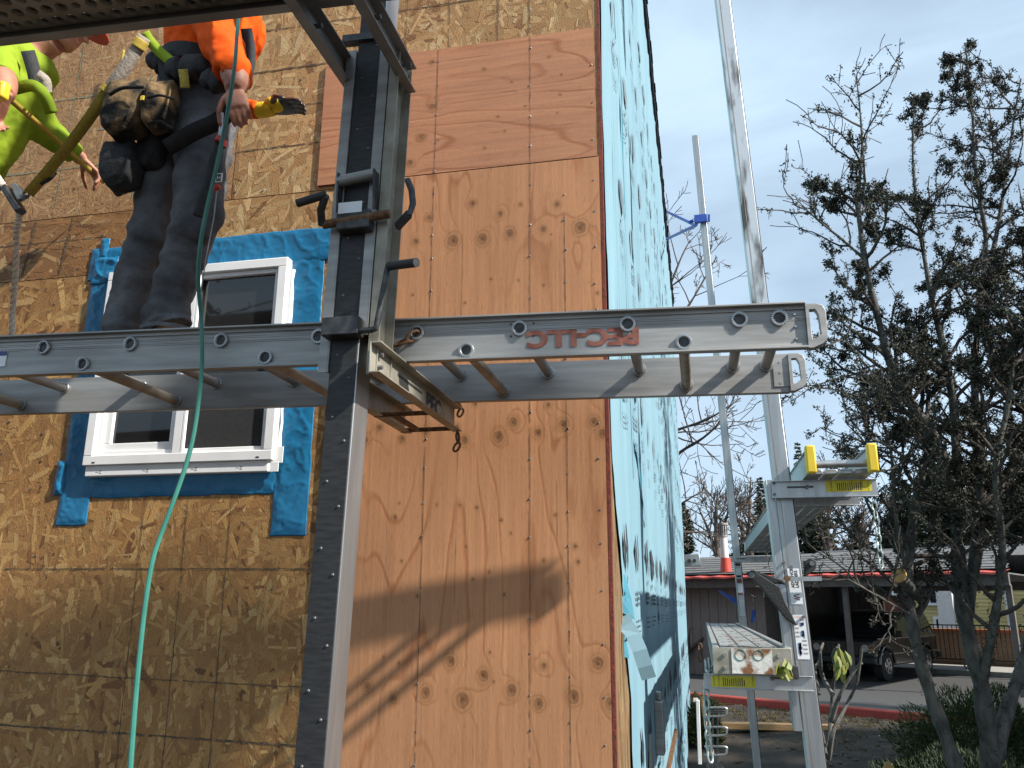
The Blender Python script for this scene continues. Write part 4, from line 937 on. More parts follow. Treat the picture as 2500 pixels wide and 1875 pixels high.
o = mb.build('pictogram','blabel',l2); o['kind'] = 'stuff'; o = m3.build('fine_print','redink',l2); o['kind'] = 'stuff'
text('//\\ ADVANCED',Vector((nx(a.z)+.016,YN-.0034,a.z-.012)),(1,0,0),(0,0,1),.009,'olabel',l2,'lettering',.0004)

# bench ladder with yellow end caps, running back along the house
bl = thing('bench_ladder','bright aluminium bench ladder with yellow end caps running along the house wrap','ladder',(.7,7,.6))
cz0, cz1 = P(1770,1020,4.0).z, P(1746,964,4.0).z; xl, xr = P(1752,1000,4.0).x, P(1885,990,4.0).x; y0b, y1b = 4.0, 10.2
for x in (xl,xr):
    mb = MB(); sg = 1 if x == xl else -1
    mb.box((x-.002,y0b+.02,cz0+.006),(x+.002,y1b,cz1-.006)); mb.box((x-.012,y0b+.02,cz0+.002),(x+.012,y1b,cz0+.006)); mb.box((x-.012,y0b+.02,cz1-.006),(x+.012,y1b,cz1-.002)); mb.build('side_rail','alun',bl,bev=.001)
    MB().box((x-.022,y0b-.012,cz0-.004),(x+.022,y0b+.035,cz1+.004)).build('end_cap','yellow',bl,bev=.008)
mb = MB().tube([(xl,y0b+.06,cz0+.045),(xr,y0b+.06,cz0+.045)],.018,12).build('end_tube','alun',bl)
for i in range(4):
    x = xl+(xr-xl)*(i+.5)/4; MB().box((x-.028,y0b+.10,cz0+.004),(x+.028,y1b,cz0+.028)).build('deck_slat','alun',bl,bev=.004)
for y in np.arange(y0b+.3,y1b,.6): MB().box((xl,y,cz0-.002),(xr,y+.03,cz0+.003)).build('cross_bar','alu',bl)
text('WARNING',(xl-.0035,5.2,cz0+.03),(0,-1,0),(0,0,1),.06,'ink',bl,'lettering',.0004,squeeze=1.5)
# far carriage
fj = thing('far_pump_jack','far pump jack carriage with blue pedals and sticker covered pole face','pump jack',(.4,10,-.4))
a0, a1, b0 = P(1578,1202,9.95), P(1668,1198,9.95), P(1578,1214,9.95)
MB().box((a0.x,9.95,b0.z),(a1.x,9.955,a0.z)).build('bench_arm','alun',fj,bev=.002); MB().box((P(1592,1208,9.9).x,9.947,b0.z+.03),(P(1610,1208,9.9).x,9.949,b0.z+.04)).build('slot','steel',fj)
MB().prism([P(1550,1276,9.9),P(1555,1275,9.9),P(1590,1292,9.9),P(1592,1308,9.9)],(0,.06,0)).build('pedal','blue',fj); MB().prism([P(1600,1270,10.1),P(1609,1270,10.1),P(1611,1285,10.1),P(1600,1286,10.1)],(0,.06,0)).build('jaw','blue',fj)
MB().tube([P(1625,1345,9.9),P(1629,1318,9.9)],.02,6).build('crank','blue',fj)
for py0,py1,m in ((1217,1222,'ink'),(1228,1242,'label'),(1243,1247,'ink'),(1250,1259,'redink'),(1262,1280,'label'),(1281,1285,'redink'),(1295,1330,'label')):
    z1_, z0_ = P(1588,py0,9.99).z, P(1588,py1,9.99).z; xx = fx_((z0_+z1_)/2); MB().box((xx+.012,9.992,z0_),(xx+.066,9.9985,z1_)).build('pole_sticker',m,fj)
# worn plank on the lower arms
wp = thing('walk_plank','worn aluminium walk plank with rust stained white end plate over the warning sticker arm','scaffold plank',(.2,7,-.3))
xa, xb = .040, .392; zt_, zb_ = P(1545,1452,YN-.06).z+.102, c0.z+.004
zt_ = zb_+.122
M['plate'] = mat('rust stained white plate', (.62,.60,.56), (.20,.085,.035), rough=.7, scale=16, fac=(.48,.62), bump=.3)
mb = MB(); mb.box((xa,4.16,zb_),(xb,4.164,zt_-.004)); ep = mb.build('end_plate','alud',wp,bev=.002)
MB().box((xa+.085,4.156,zb_+.004),(xa+.265,4.1597,zt_-.01)).build('painted_patch','plate',ep)
for dx,dz,R in ((.125,.085,.024),(.205,.085,.022)): MB().ring((xa+dx,4.1555,zb_+dz),(0,1,0),R,.002,18,5).build('green_ring_mark','hose',ep)
for dx,dz in ((.055,.085),(.055,.030),(.295,.085)): MB().tube([(xa+dx,4.152,zb_+dz),(xa+dx,4.16,zb_+dz)],.009,8).build('rivet','alu',ep)
for x in (xa,xb-.03): MB().box((x,4.166,zb_),(x+.03,10.0,zt_)).build('side_rail','alu',wp,bev=.003)
for i in range(3): x = xa+.042+i*.092; MB().box((x,4.166,zt_-.022),(x+.084,10.0,zt_-.010)).build('deck_rib','alu',wp,bev=.002)
mb = MB()
for i in range(60): x = xa+.04+rnd.uniform(0,.26); y = 4.3+rnd.random()**2*5; mb.box((x,y,zt_-.0098),(x+rnd.uniform(.01,.05),y+rnd.uniform(.01,.05),zt_-.0085))
o = mb.build('dirt_spots','rust',wp); o['kind'] = 'stuff'
MB().box((xb-.012,4.10,zb_-.01),(xb+.02,4.155,zb_+.045)).build('stop_block','steel',wp,bev=.003)
# yellow flagging knotted on the plank corner
fl = thing('flagging_ribbon','crumpled yellow flagging ribbon tied at the walk plank corner','ribbon',(xb-.04,4.12,zb_+.02)); mb = MB(); p = Vector((xb-.07,4.10,zb_+.015))
for k in range(7):
    d = Vector((rnd.uniform(-.01,.06),rnd.uniform(-.03,.01),rnd.uniform(-.02,.05))); w_ = Vector((rnd.uniform(-.02,.02),.01,rnd.uniform(.01,.03))); q = p+d; r_ = q+Vector((rnd.uniform(0,.03),0,rnd.uniform(-.02,.02)))
    mb.add([p-w_,p+w_,q+w_,q-w_,r_+w_*.6,r_-w_*.6],[(0,1,2,3),(3,2,4,5)])
fo = mb.build('ribbon_loops','leafy',fl,smooth=0,fix=False); md = fo.modifiers.new('s','SOLIDIFY'); md.thickness = .002
chain('chain',[P(1512,1388,4.9),P(1513,1430,4.9)],'rust','thin dark chain hanging behind the walk plank',.05,.004)
chain('chain',[P(1550,1432,4.4),P(1532,1444,4.3),P(1526,1458,4.25),P(1526,1500,4.25),P(1528,1560,4.25),P(1532,1620,4.25),P(1536,1645,4.25)],'galv','galvanised chain hanging down from the hook of the platform arm',.06,.0055)
chain('chain',[P(1888,1085,4.3),P(1896,1150,4.3),P(1904,1226,4.3)],'galv','galvanised chain hanging from the end of the bench arm',.05,.004)
# white angle post, wire cart and shovel by the wrap
q = [P(1507,1512,7.6),P(1512,1650,7.6)]; t = thing('angle_post','white metal angle frame leaning near the foot of the house wrap','metal frame',q[1]); MB().bar(q[0],q[1],.07,.03).build('post','vent',t,bev=.004); MB().bar(P(1498,1512,7.6),P(1508,1512,7.6),.03,.03).build('top_bar','vent',t)
t = thing('wire_cart','small wire basket cart standing on the soil behind the hanging chain','cart',P(1545,1660,7.9))
for y in (1529,1571,1613): MB().tube(smoothpath([P(1522,y,7.9),P(1565,y,7.9),P(1570,y+8,7.9),P(1564,y+17,7.9),P(1522,y+18,7.9)],4),.010,6).build('hoop','alun',t)
for x in (1530,1540,1551): MB().tube([P(x,1529,7.9),P(x-3,1700,7.9)],.008,5).build('wire','steel',t)
for y in (1532,1536,1540): MB().tube([P(1522,y,7.9),P(1566,y,7.9)],.006,5).build('wire','steel',t)
t = thing('shovel','dark steel shovel blade resting behind the wire cart','shovel',P(1545,1680,8.3)); mb = MB(); mb.prism([P(1528,1640,8.3),P(1538,1624,8.3),P(1556,1650,8.3),P(1572,1670,8.3),P(1568,1720,8.3),P(1530,1720,8.3)],(0,.03,0)); mb.build('blade','steel',t); MB().tube([P(1538,1630,8.3),P(1515,1505,8.3)],.02,8).build('handle','lumber',t)
t = thing('cut_stake','pale sawn wooden stake tip poking up from the bed','stake',P(1918,1700,9.0)); MB().prism([P(1905,1665,9),P(1918,1645,9),P(1940,1665,9),P(1940,1760,9),P(1905,1760,9)],(0,.05,0)).build('stake','cut',t)
# ================================================================== TREES AND SHRUBS
def rv(): return Vector((rnd.gauss(0,1),rnd.gauss(0,1),rnd.gauss(0,1))).normalized()
LIC = [(.085,.09,.062),(.12,.13,.09),(.055,.052,.038),(.038,.038,.027),(.15,.16,.125),(.075,.082,.045)]
MOS = [(.035,.031,.017),(.026,.023,.013),(.046,.041,.023),(.055,.055,.034),(.036,.04,.022)]
def tuft(mb, c, s, cols, n=10):
    c = Vector(c); col = rnd.choice(cols)
    for i in range(n):
        q = c+rv()*s*rnd.random()**.6; d = rv()*s*rnd.uniform(.35,.7); e = rv()*s*.22; k = rnd.uniform(.7,1.3)
        mb.add([q-e, q+e, q+d], [(0,1,2)], tuple(min(1,u*k) for u in col))
def grow(mb, tips, p, d, L, r, depth, cfg, lich):
    """wandering branch with recursive side shoots"""
    n = max(3, int(L/cfg['seg'])); pts = [p]; rr = [r]; q = p.copy(); dd = d.normalized()
    for i in range(n):
        dd = (dd+rv()*cfg['wander']+Vector((0,0,cfg['up']*.12))).normalized(); q = q+dd*(L/n); pts.append(q.copy()); rr.append(max(cfg['rmin'], r*(1-.8*(i+1)/n)))
    mb.tube(pts, rr, 5 if depth > 1 else (4 if depth == 1 else 3), cap=False)
    if lich is not None:
        for i in range(1, len(pts)):
            if rnd.random() < cfg['lich']*(1.0 if depth else .28): tuft(lich, pts[i].lerp(pts[i-1],rnd.random()), rnd.uniform(.5,1.2)*cfg['ls'], cfg['lcol'], cfg.get('ln',6))
    if depth <= 0: return
    k = max(1, int(cfg['kids'][depth-1]*rnd.uniform(.7,1.3)))
    for i in range(k):
        t = rnd.uniform(.2,1); j = min(int(t*n), n-1); base = pts[j].lerp(pts[j+1], t*n-j)
        ax = (pts[j+1]-pts[j]).normalized(); side = rv(); side = (side-ax*side.dot(ax)).normalized()
        nd = (ax*rnd.uniform(.4,.9)+side*rnd.uniform(.6,1.1)+Vector((0,0,cfg['up']*.25))).normalized()
        grow(mb, tips, base, nd, L*rnd.uniform(.32,.6)*(1-.35*t), rr[j]*.6, depth-1, cfg, lich)
def limb(tr, br, lich, px, r0, r1, cfg, n_side, depth, coat=.0):
    pts = smoothpath([P(*p) for p in px], 5); k = len(pts); rad_ = [r0+(r1-r0)*(i/(k-1))**.8 for i in range(k)]
    rad_ = [q*(1+.12*math.sin(i*1.7)+rnd.uniform(-.05,.05)) for i,q in enumerate(rad_)]
    tr.tube(pts, rad_, 9)
    for i in range(n_side):
        t = rnd.uniform(cfg.get('t0',.15),1); j = min(int(t*(k-1)), k-2); ax = (pts[j+1]-pts[j]).normalized(); side = rv(); side.y *= .6; side = (side-ax*side.dot(ax)).normalized()
        nd = (ax*rnd.uniform(.3,.8)+side+Vector((0,0,cfg['up']*.3))).normalized()
        grow(br, None, pts[j], nd, rnd.uniform(*cfg['len'])*(1.1-.5*t), rad_[j]*.42+.007, depth, cfg, lich)
    if coat and lich is not None:
        for j in range(k-1):
            for e in range(int(coat*(pts[j+1]-pts[j]).length*150)):
                q = pts[j].lerp(pts[j+1], rnd.random()); s_ = rv(); tuft(lich, q+s_*rad_[j]*1.0, cfg['ls']*rnd.uniform(.5,1.0), cfg['lcol'], 8)
LIC = [tuple(.72*u for u in c) for c in LIC]; MOS = [tuple(.72*u for u in c) for c in MOS]
mt = thing('mossy_tree','gnarled leafless tree thick with moss and lichen beside the leaning pole','tree',P(2140,1800,8.6))
tr, br, li = MB(), MB(), MB()
cfg = dict(seg=.10, wander=.32, up=.5, rmin=.0046, lich=.9, ls=.052, lcol=LIC*2+MOS*5, kids=(4,4,4), len=(.5,1.3), ln=12)
b0 = 8.6
limb(tr,br,li,[(2085,1760,b0),(2060,1640,b0),(2010,1500,b0),(1975,1370,b0-.1),(1962,1250,b0-.1),(1972,1130,b0-.1),(1995,1010,b0),(2020,940,b0)],0.071,0.036,dict(cfg,t0=.42),15,2,.25)
limb(tr,br,li,[(2150,1780,b0+.3),(2140,1640,b0+.3),(2120,1480,b0+.2),(2085,1340,b0+.2),(2070,1200,b0+.2),(2066,1060,b0+.1),(2010,930,b0),(1940,830,b0),(1900,700,b0-.1),(1868,560,b0-.2),(1850,420,b0-.2)],0.099,0.024,dict(cfg,t0=.42),34,3,.35)
limb(tr,br,li,[(1850,430,b0-.2),(1862,330,b0-.2),(1858,240,b0-.2),(1850,170,b0-.2)],0.019,0.005,cfg,9,1,.2)
limb(tr,br,li,[(1868,560,b0-.2),(1810,510,b0-.3),(1760,470,b0-.4),(1720,430,b0-.4)],0.017,0.005,cfg,9,1,.2)
limb(tr,br,li,[(2066,1060,b0+.1),(2062,900,b0+.1),(2040,760,b0),(2012,640,b0),(1985,480,b0),(1972,340,b0+.1),(1975,215,b0+.1)],0.053,0.006,cfg,26,3,.45)
limb(tr,br,li,[(2085,1340,b0+.2),(2110,1180,b0+.3),(2120,1000,b0+.3),(2105,820,b0+.4),(2118,650,b0+.4),(2130,520,b0+.4),(2108,380,b0+.3),(2100,230,b0+.3),(2085,95,b0+.3)],0.065,0.006,cfg,34,3,.5)
limb(tr,br,li,[(2118,650,b0+.4),(2150,520,b0+.6),(2170,400,b0+.7),(2190,260,b0+.7),(2205,170,b0+.7)],0.031,0.006,cfg,18,2,.3)
limb(tr,br,li,[(2150,1640,b0+.3),(2180,1520,b0+.4),(2215,1420,b0+.5),(2240,1250,b0+.6),(2235,1050,b0+.6),(2215,850,b0+.7),(2230,600,b0+.8),(2260,380,b0+.9)],0.074,0.024,dict(cfg,t0=.42),34,3,.4)
limb(tr,br,li,[(2120,1480,b0+.2),(2150,1330,b0-.1),(2165,1180,b0-.3),(2150,1020,b0-.5),(2180,860,b0-.5),(2195,700,b0-.6)],0.046,0.016,cfg,29,3,.6)
limb(tr,br,li,[(1962,1250,b0-.1),(1935,1110,b0-.3),(1925,980,b0-.4),(1900,900,b0-.5),(1865,850,b0-.6)],0.022,0.006,cfg,13,2,.2)
limb(tr,br,li,[(2066,1060,b0+.1),(1990,1010,b0-.4),(1910,960,b0-.7),(1850,935,b0-.8)],0.025,0.005,cfg,12,2,.2)
limb(tr,br,li,[(2020,940,b0),(1950,880,b0-.3),(1880,800,b0-.5),(1800,700,b0-.6)],0.019,0.005,cfg,12,2,.3)
limb(tr,br,li,[(1970,1330,b0-.1),(1900,1290,b0-.5),(1830,1250,b0-.8),(1775,1215,b0-.9)],0.014,0.004,dict(cfg,lich=.2),10,2,.0)
limb(tr,br,li,[(1985,1290,b0-.1),(1958,1262,b0-.3),(1944,1246,b0-.45)],0.046,0.054,dict(cfg,len=(.2,.3)),2,1,.1)
e_ = P(1943,1244,b0-.46); MB().tube([e_,e_+Vector((-.01,-.012,.006))],.068,14).build('sawn_face','cut',mt)
tr.build('trunk','bark',mt,fix=False); br.build('branches','barkb',mt,fix=False); li.build('lichen','lichen',mt,smooth=0,fix=False)['kind'] = 'stuff'
# bare tree rising behind the house corner
M['twig'] = mat('bare twig', (.065,.05,.042), (.12,.095,.075), rough=.95, scale=8)
def bare(label, limbs, cfg, n, depth, base, grp=None):
    t = thing('bare_tree',label,'tree',base,grp); tr, br = MB(), MB()
    for px, r0, r1 in limbs: limb(tr,br,None,px,r0,r1,cfg,n,depth)
    tr.build('trunk','twig',t,fix=False); br.build('branches','twig',t,fix=False); return t
cb = dict(seg=.35, wander=.2, up=.5, rmin=.010, lich=0, kids=(4,5,5), len=(1.2,3.0), ls=.1, lcol=LIC, t0=.05)
Yb = 24
bare('bare budding tree spreading from behind the wrapped house corner',[([(1390,1500,Yb),(1395,1250,Yb),(1400,1000,Yb),(1402,800,Yb),(1410,620,Yb)],.30,.08),
  ([(1400,1060,Yb),(1460,985,Yb-1),(1520,945,Yb-2),(1575,895,Yb-2)],.07,.02),([(1402,960,Yb),(1460,930,Yb-1),(1530,905,Yb-2),(1600,860,Yb-2)],.06,.015),([(1402,820,Yb),(1450,720,Yb),(1500,640,Yb),(1548,555,Yb)],.07,.015),
  ([(1402,760,Yb),(1440,640,Yb),(1470,560,Yb),(1490,520,Yb)],.06,.012),([(1400,1150,Yb),(1470,1090,Yb-1),(1520,1060,Yb-1)],.05,.014)],cb,9,2,P(1390,1500,Yb))
cb2 = dict(seg=.5, wander=.22, up=.9, rmin=.016, lich=0, kids=(4,5,5), len=(1.6,3.2), ls=.1, lcol=LIC, t0=.3)
for i,(x,yt,Y,lab) in enumerate([(1548,1060,42,'bare twiggy tree standing behind the white vent pipe'),(1620,1030,46,'slender bare tree between the thin pole and the leaning pole'),(1790,1060,44,'bare rounded tree just right of the leaning pole behind the roof'),(1865,1090,50,'bare tree behind the ridge flashing of the rear roof')]):
    bare(lab,[([(x,1330,Y),(x+3,1210,Y),(x-2,1140,Y),(x+2,yt,Y)],.26,.03),([(x,1200,Y),(x-20,1140,Y),(x-38,1100,Y)],.12,.03),([(x,1190,Y),(x+18,1130,Y),(x+30,1090,Y)],.12,.03)],cb2,8,2,P(x,1330,Y))
# conifers
def conifer(label, base, H, R, cols, dens=1.0, name='conifer', low=.12, grp=None, fl=.30):
    t = thing(name,label,'tree',base,grp); base = Vector(base); MB().tube([base,base+Vector((0,0,H*.5)),base+Vector((0,0,H))],[H*.022,H*.013,.01],7).build('trunk','bark',t)
    mb = MB(); z = low*H
    while z < H*.99:
        f = 1-(z/H); rad_ = R*(f**.8)*rnd.uniform(.7,1.15)+.05
        k = max(4,int(9*dens*(.4+f)))
        for i in range(k):
            a = rnd.uniform(0,6.28); L = rad_*rnd.uniform(.6,1.1); dv = Vector((math.cos(a),math.sin(a),rnd.uniform(-.25,.12))); n = max(3,int(L/.22))
            cc = rnd.choice(cols)
            for j in range(n):
                q = base+Vector((0,0,z))+dv*(L*(j+1)/n)+Vector((0,0,-.12*L*((j+1)/n)**2)); s_ = fl*(1.25-.7*(j+1)/n)*min(1,.35+L/2)
                for e in range(3):
                    w_ = rv()*s_*.35; d2 = (dv+rv()*.7).normalized()*s_; kk = rnd.uniform(.65,1.3); mb.add([q-w_,q+w_,q+d2],[(0,1,2)],tuple(u*kk for u in cc))
        z += H*.022/dens**.5
    mb.build('foliage','needle',t,smooth=0,fix=False); return t
DG = [(.020,.036,.018),(.028,.045,.022),(.035,.05,.024),(.018,.03,.018)]; OG = [(.05,.055,.025),(.065,.06,.03),(.04,.05,.024),(.08,.065,.035)]
def con(px, ytop, Y, w_px, cols, label, dens=1.0, fl=.45):
    top = P(px,ytop,Y); conifer(label,(top.x,top.y,-1.8),top.z+1.8,w_px*KP*Y/FPX,cols,dens,fl=fl)
con(1640,1030,60,62,DG,'dark pointed fir directly left of the leaning pole',1.3,.6)
con(1722,955,58,50,DG,'dark fir rising behind the leaning pole and the yellow capped bench',1.3,.6)
con(1480,1085,40,40,OG,'olive conifer showing at the edge of the wrapped house corner',1.2,.5)
con(1935,1000,56,90,DG,'broad dark fir behind the galvanised bench chain',1.5,.7)
con(2010,930,62,95,DG,'tall dark fir behind the mossy tree trunks',1.5,.8)
con(2110,960,58,100,OG,'olive fir behind the thickest mossy trunk',1.5,.8)
con(2190,940,54,90,DG,'dark fir past the right end of the carport',1.5,.8)
con(1770,1085,70,70,OG,'low olive tree line fir behind the bench ladder',1.2,.8)
con(1850,1110,66,70,OG,'rounded olive fir above the rear roof',1.2,.8)
con(1600,1120,75,60,OG,'hazy olive fir behind the bare trees',1.0,.8)
con(2260,900,50,110,DG,'dark fir beyond the yellow house',1.3,.9)
# trees out of view to the right that throw the shade
conifer('tall fir standing out past the mossy tree, shading the bed',(11.5,5.6,-2.3),10.2,2.4,DG,1.6,fl=.42)
conifer('tall fir shading the parking bay',(14,9.2,-2.2),12.5,2.8,DG,1.6,fl=.42)
conifer('tall fir shading the carport front',(17.5,13,-1.8),13,3.0,DG,1.6,fl=.42)
conifer('young fir shading the juniper bed',(7.2,7.4,-2.3),7.0,2.0,DG,1.6,fl=.42)
conifer('young fir shading the kerb planting',(8.4,9.8,-2.2),7.6,2.1,DG,1.6,fl=.42)
conifer('young fir shading the parked car',(11,13.2,-1.9),8.5,2.4,DG,1.6,fl=.42)
conifer('young fir beside the parking entrance',(9.6,11.6,-2.0),8.0,2.2,DG,1.6,fl=.42)
t = thing('added_shade_tree','unseen tree with flattened leaf clumps, added to shade the wall and stage','tree',(5.5,.6,-2.3)); MB().tube([(5.5,.6,-2.3),(5.55,.58,2.5),(5.3,.5,5.2),(6.1,.46,6.4)],[.10,.07,.05,.02],8).build('trunk','bark',t); mb = MB()  # unseen tree added for shade; leaf clumps flattened and placed to suit it
for i in range(3600):
    d = rv()*(rnd.random()**.33); q = Vector((6.12+d.x*.85,.45+d.y*.18,6.46+d.z*.26)); s_ = rnd.uniform(.05,.10); a, b = rv()*s_, rv()*s_; mb.add([q-a,q+b,q+a,q-b],[(0,1,2,3)],rnd.choice(DG))
for i in range(4200):
    d = rv()*(rnd.random()**.33); q = Vector((4.1+d.x*.9,.45+d.y*.15,5.52+d.z*.36)); s_ = rnd.uniform(.05,.10); a, b = rv()*s_, rv()*s_; mb.add([q-a,q+b,q+a,q-b],[(0,1,2,3)],rnd.choice(DG))
mb.build('shade_clumps','needle',t,smooth=0,fix=False)
# junipers and small shrubs
JU = [(.020,.038,.012),(.030,.052,.014),(.045,.066,.016),(.014,.026,.010),(.038,.05,.02)]
def shrub(label, c, rx, ry, rz, n, cols, name='juniper', s0=.062, grp=None):
    t = thing(name,label,'shrub',c,grp); mb = MB(); c = Vector(c); st = MB()
    for i in range(7): d = rv(); d.z = abs(d.z)+.4; st.tube([c,c+Vector((d.x*rx*.6,d.y*ry*.6,d.z*rz*.5))],[.03,.008],5)
    st.build('stems','bark',t,fix=False)
    for i in range(n):
        d = rv(); d.z = abs(d.z); lump = .75+.35*mnoise.noise(Vector((d.x*2.2+c.x,d.y*2.2+c.y,d.z*2.2))); f = lump*(rnd.random()**.22)
        q = c+Vector((d.x*rx*f,d.y*ry*f,d.z*rz*f)); g = (d+rv()*.6+Vector((0,0,.3))).normalized()*s0*rnd.uniform(.5,1.3); w_ = rv()*s0*.16
        k = rnd.uniform(.6,1.3); cc = rnd.choice(cols); mb.add([q-w_,q+w_,q+g],[(0,1,2)],tuple(u*k for u in cc))
    mb.build('foliage','needle',t,smooth=0,fix=False); return t
shrub('low dark green juniper spreading at the foot of the mossy tree',(2.55,10.2,-2.15),1.25,1.0,.90,26000,JU)
shrub('bright tipped juniper between the mossy trunks and the parking bay',(3.35,12.0,-2.0),1.5,1.0,1.25,24000,[(.04,.07,.012),(.055,.085,.016),(.03,.055,.012)])
shrub('deep green juniper filling the bed behind the thickest mossy trunk',(3.9,9.6,-2.2),1.4,1.1,1.1,26000,JU)
shrub('dark juniper running out beside the right trunk',(4.6,11.0,-2.1),1.6,1.2,1.4,22000,JU)
q = P(1525,1500,13.5); shrub('small yellow green arborvitae behind the walk plank arm',(q.x-.05,13.5,-1.95),.34,.34,.85,5000,[(.06,.075,.012),(.045,.06,.012),(.08,.08,.015)],'arborvitae',.07)
# cut back rhododendron in front of the car
rh = thing('pruned_rhododendron','pruned shrub with knobby grey stems and a few drooping yellow green leaves','shrub',P(1795,1660,6.4)); mb = MB(); Yr = 6.4
for px in ([(1775,1660),(1790,1600),(1798,1500),(1806,1440),(1812,1392)],[(1790,1640),(1800,1580),(1830,1520),(1852,1470),(1862,1400)],[(1782,1630),(1770,1570),(1745,1530),(1718,1490),(1700,1480)],[(1795,1560),(1815,1500),(1848,1445),(1862,1432)],[(1778,1640),(1760,1560),(1730,1500)],[(1798,1500),(1775,1455),(1772,1410),(1778,1390)],[(1806,1440),(1800,1415),(1808,1398)],[(1768,1500),(1760,1450),(1772,1425)]):
    pts = smoothpath([P(x,y,Yr+rnd.uniform(-.15,.15)) for x,y in px],4); k = len(pts); mb.tube(pts,[.017-.010*i/k+rnd.uniform(-.002,.003) for i in range(k)],6)
mb.build('stems','bark',rh,fix=False)
for x,y in ((1812,1398),(1818,1410),(1808,1415),(1822,1425),(1815,1432),(1806,1405),(1825,1405),(1818,1440),(1810,1425)):
    q = P(x,y,Yr-.05); d = Vector((rnd.uniform(-.5,.5),rnd.uniform(-.3,.1),-1)).normalized()*rnd.uniform(.09,.14); w_ = Vector((rnd.uniform(.6,1),rnd.uniform(-.5,.5),rnd.uniform(-.2,.2))).normalized()*.024; u_ = Vector((0,-.012,0))
    MB().add([q,q+d*.35-w_,q+d*.75-w_*.7,q+d,q+d*.75+w_*.7,q+d*.35+w_,q+d*.4+u_],[(0,1,6),(1,2,3,6),(3,4,5,6),(5,0,6)]).build('leaf','leafy',rh,fix=False)
# ================================================================== WORKERS
def ell(c, rx, ry, ax=None, n=20, ang=0, wob=0, seed=0):
    """ring round c; ax = axis, rx along side-x, ry along depth"""
    ax = (ax or Vector((0,0,1))).normalized(); sx = Vector((1,0,0)); sx = (sx-ax*sx.dot(ax)).normalized(); sy = ax.cross(sx)
    if ang: sx, sy = sx*math.cos(ang)+sy*math.sin(ang), -sx*math.sin(ang)+sy*math.cos(ang)
    return [c+sx*(rx*math.cos(t)*(1+wob*mnoise.noise(Vector((math.cos(t)*1.4,math.sin(t)*1.4,c.z*9+seed)))))+sy*(ry*math.sin(t)*(1+wob*mnoise.noise(Vector((math.cos(t)*1.4+5,math.sin(t)*1.4,c.z*9+seed))))) for t in [2*math.pi*i/n for i in range(n)]]
def chainloft(mb, pts, rx, ry=None, sub=7, wob=0, n=20, seed=0, fold=0):
    ry = ry or rx; sp = smoothpath([Vector(p) for p in pts], sub); k = len(sp); m = len(pts)
    rings = []
    for i, c in enumerate(sp):
        t = i/(k-1)*(m-1); j = min(int(t), m-2); f = t-j; f = f*f*(3-2*f)
        a, b = rx[j]+(rx[j+1]-rx[j])*f, ry[j]+(ry[j+1]-ry[j])*f
        ax = sp[min(i+1,k-1)]-sp[max(i-1,0)]; g = 1+fold*math.sin(i*1.9+seed)
        rg0 = ell(c,a,b,ax,n,0,wob,seed)
        if fold:
            for v_ in range(n):
                th = 2*math.pi*v_/n; fz_ = math.sin(i*1.25+1.8*math.cos(th+seed)+seed)+.6*math.sin(i*.7-2.3*math.sin(th)+seed*2)
                rg0[v_] = c+(rg0[v_]-c)*(1+fold*max(-.3,fz_))
        rings.append(rg0)
    mb.loft(rings); return mb
TX = bpy.data.textures.new('cloth folds','CLOUDS'); TX.noise_scale = .07; TX.noise_depth = 2
TX2 = bpy.data.textures.new('fine folds','CLOUDS'); TX2.noise_scale = .03; TX2.noise_depth = 1
def fuse(mb, name, m, parent, vox=.009, sm=6, disp=0, tex=TX):
    o = mb.build(name, m, parent, smooth=0, fix=True); md = o.modifiers.new('r','REMESH'); md.mode = 'VOXEL'; md.voxel_size = vox; md.use_smooth_shade = True
    if sm: s_ = o.modifiers.new('s','SMOOTH'); s_.iterations = sm; s_.factor = .5
    if disp: d = o.modifiers.new('d','DISPLACE'); d.texture = tex; d.strength = disp; d.mid_level = .5; d.texture_coords = 'LOCAL'
    return o
def handmesh(w, d, nrm, s=1.0, curl=.35, spread=.10, thumb=1):
    """palm and five fingers from wrist w, pointing along d, palm facing nrm"""
    w, d, nrm = Vector(w), Vector(d).normalized(), Vector(nrm); nrm = (nrm-d*nrm.dot(d)).normalized(); sd = d.cross(nrm)*thumb
    mb = MB(); rings = []
    for t,hw,th in ((-.02,.027,.021),(.015,.031,.018),(.05,.040,.0165),(.085,.042,.014),(.098,.040,.012)):
        c = w+d*t*s; rings.append([c+sd*(hw*s*math.cos(a))+nrm*(th*s*math.sin(a)) for a in [2*math.pi*i/14 for i in range(14)]])
    mb.loft(rings)
    for k,(o_,L) in enumerate(((.030,.072),(.010,.082),(-.011,.076),(-.031,.060))):
        p = w+d*(.088*s)+sd*(o_*s); dd = (d+sd*(o_*spread*10*.3)).normalized(); pts = [p]; cu = 0
        for f in (.42,.32,.26):
            cu += curl*(1.0+.12*k); e = dd*math.cos(cu)+nrm*math.sin(cu); p = p+e*(L*f*s); pts.append(p)
        mb.tube(smoothpath(pts,3),[.0092*s]*4+[.0086*s]*3+[.0076*s]*2+[.0055*s],8)
    p = w+d*(.028*s)+sd*(.028*s); pts = [p, p+(d*.6+sd*.75+nrm*.25)*.036*s, p+(d*.95+sd*.85+nrm*.5)*.055*s, p+(d*1.35+sd*.75+nrm*.7)*.068*s]
    mb.tube(smoothpath(pts,3),[.0125*s]*3+[.0108*s]*3+[.009*s]*3+[.006*s],8)
    return mb
def merge(a, b): 
    k = len(a.v); a.v += b.v; a.f += [tuple(i+k for i in f) for f in b.f]; return a
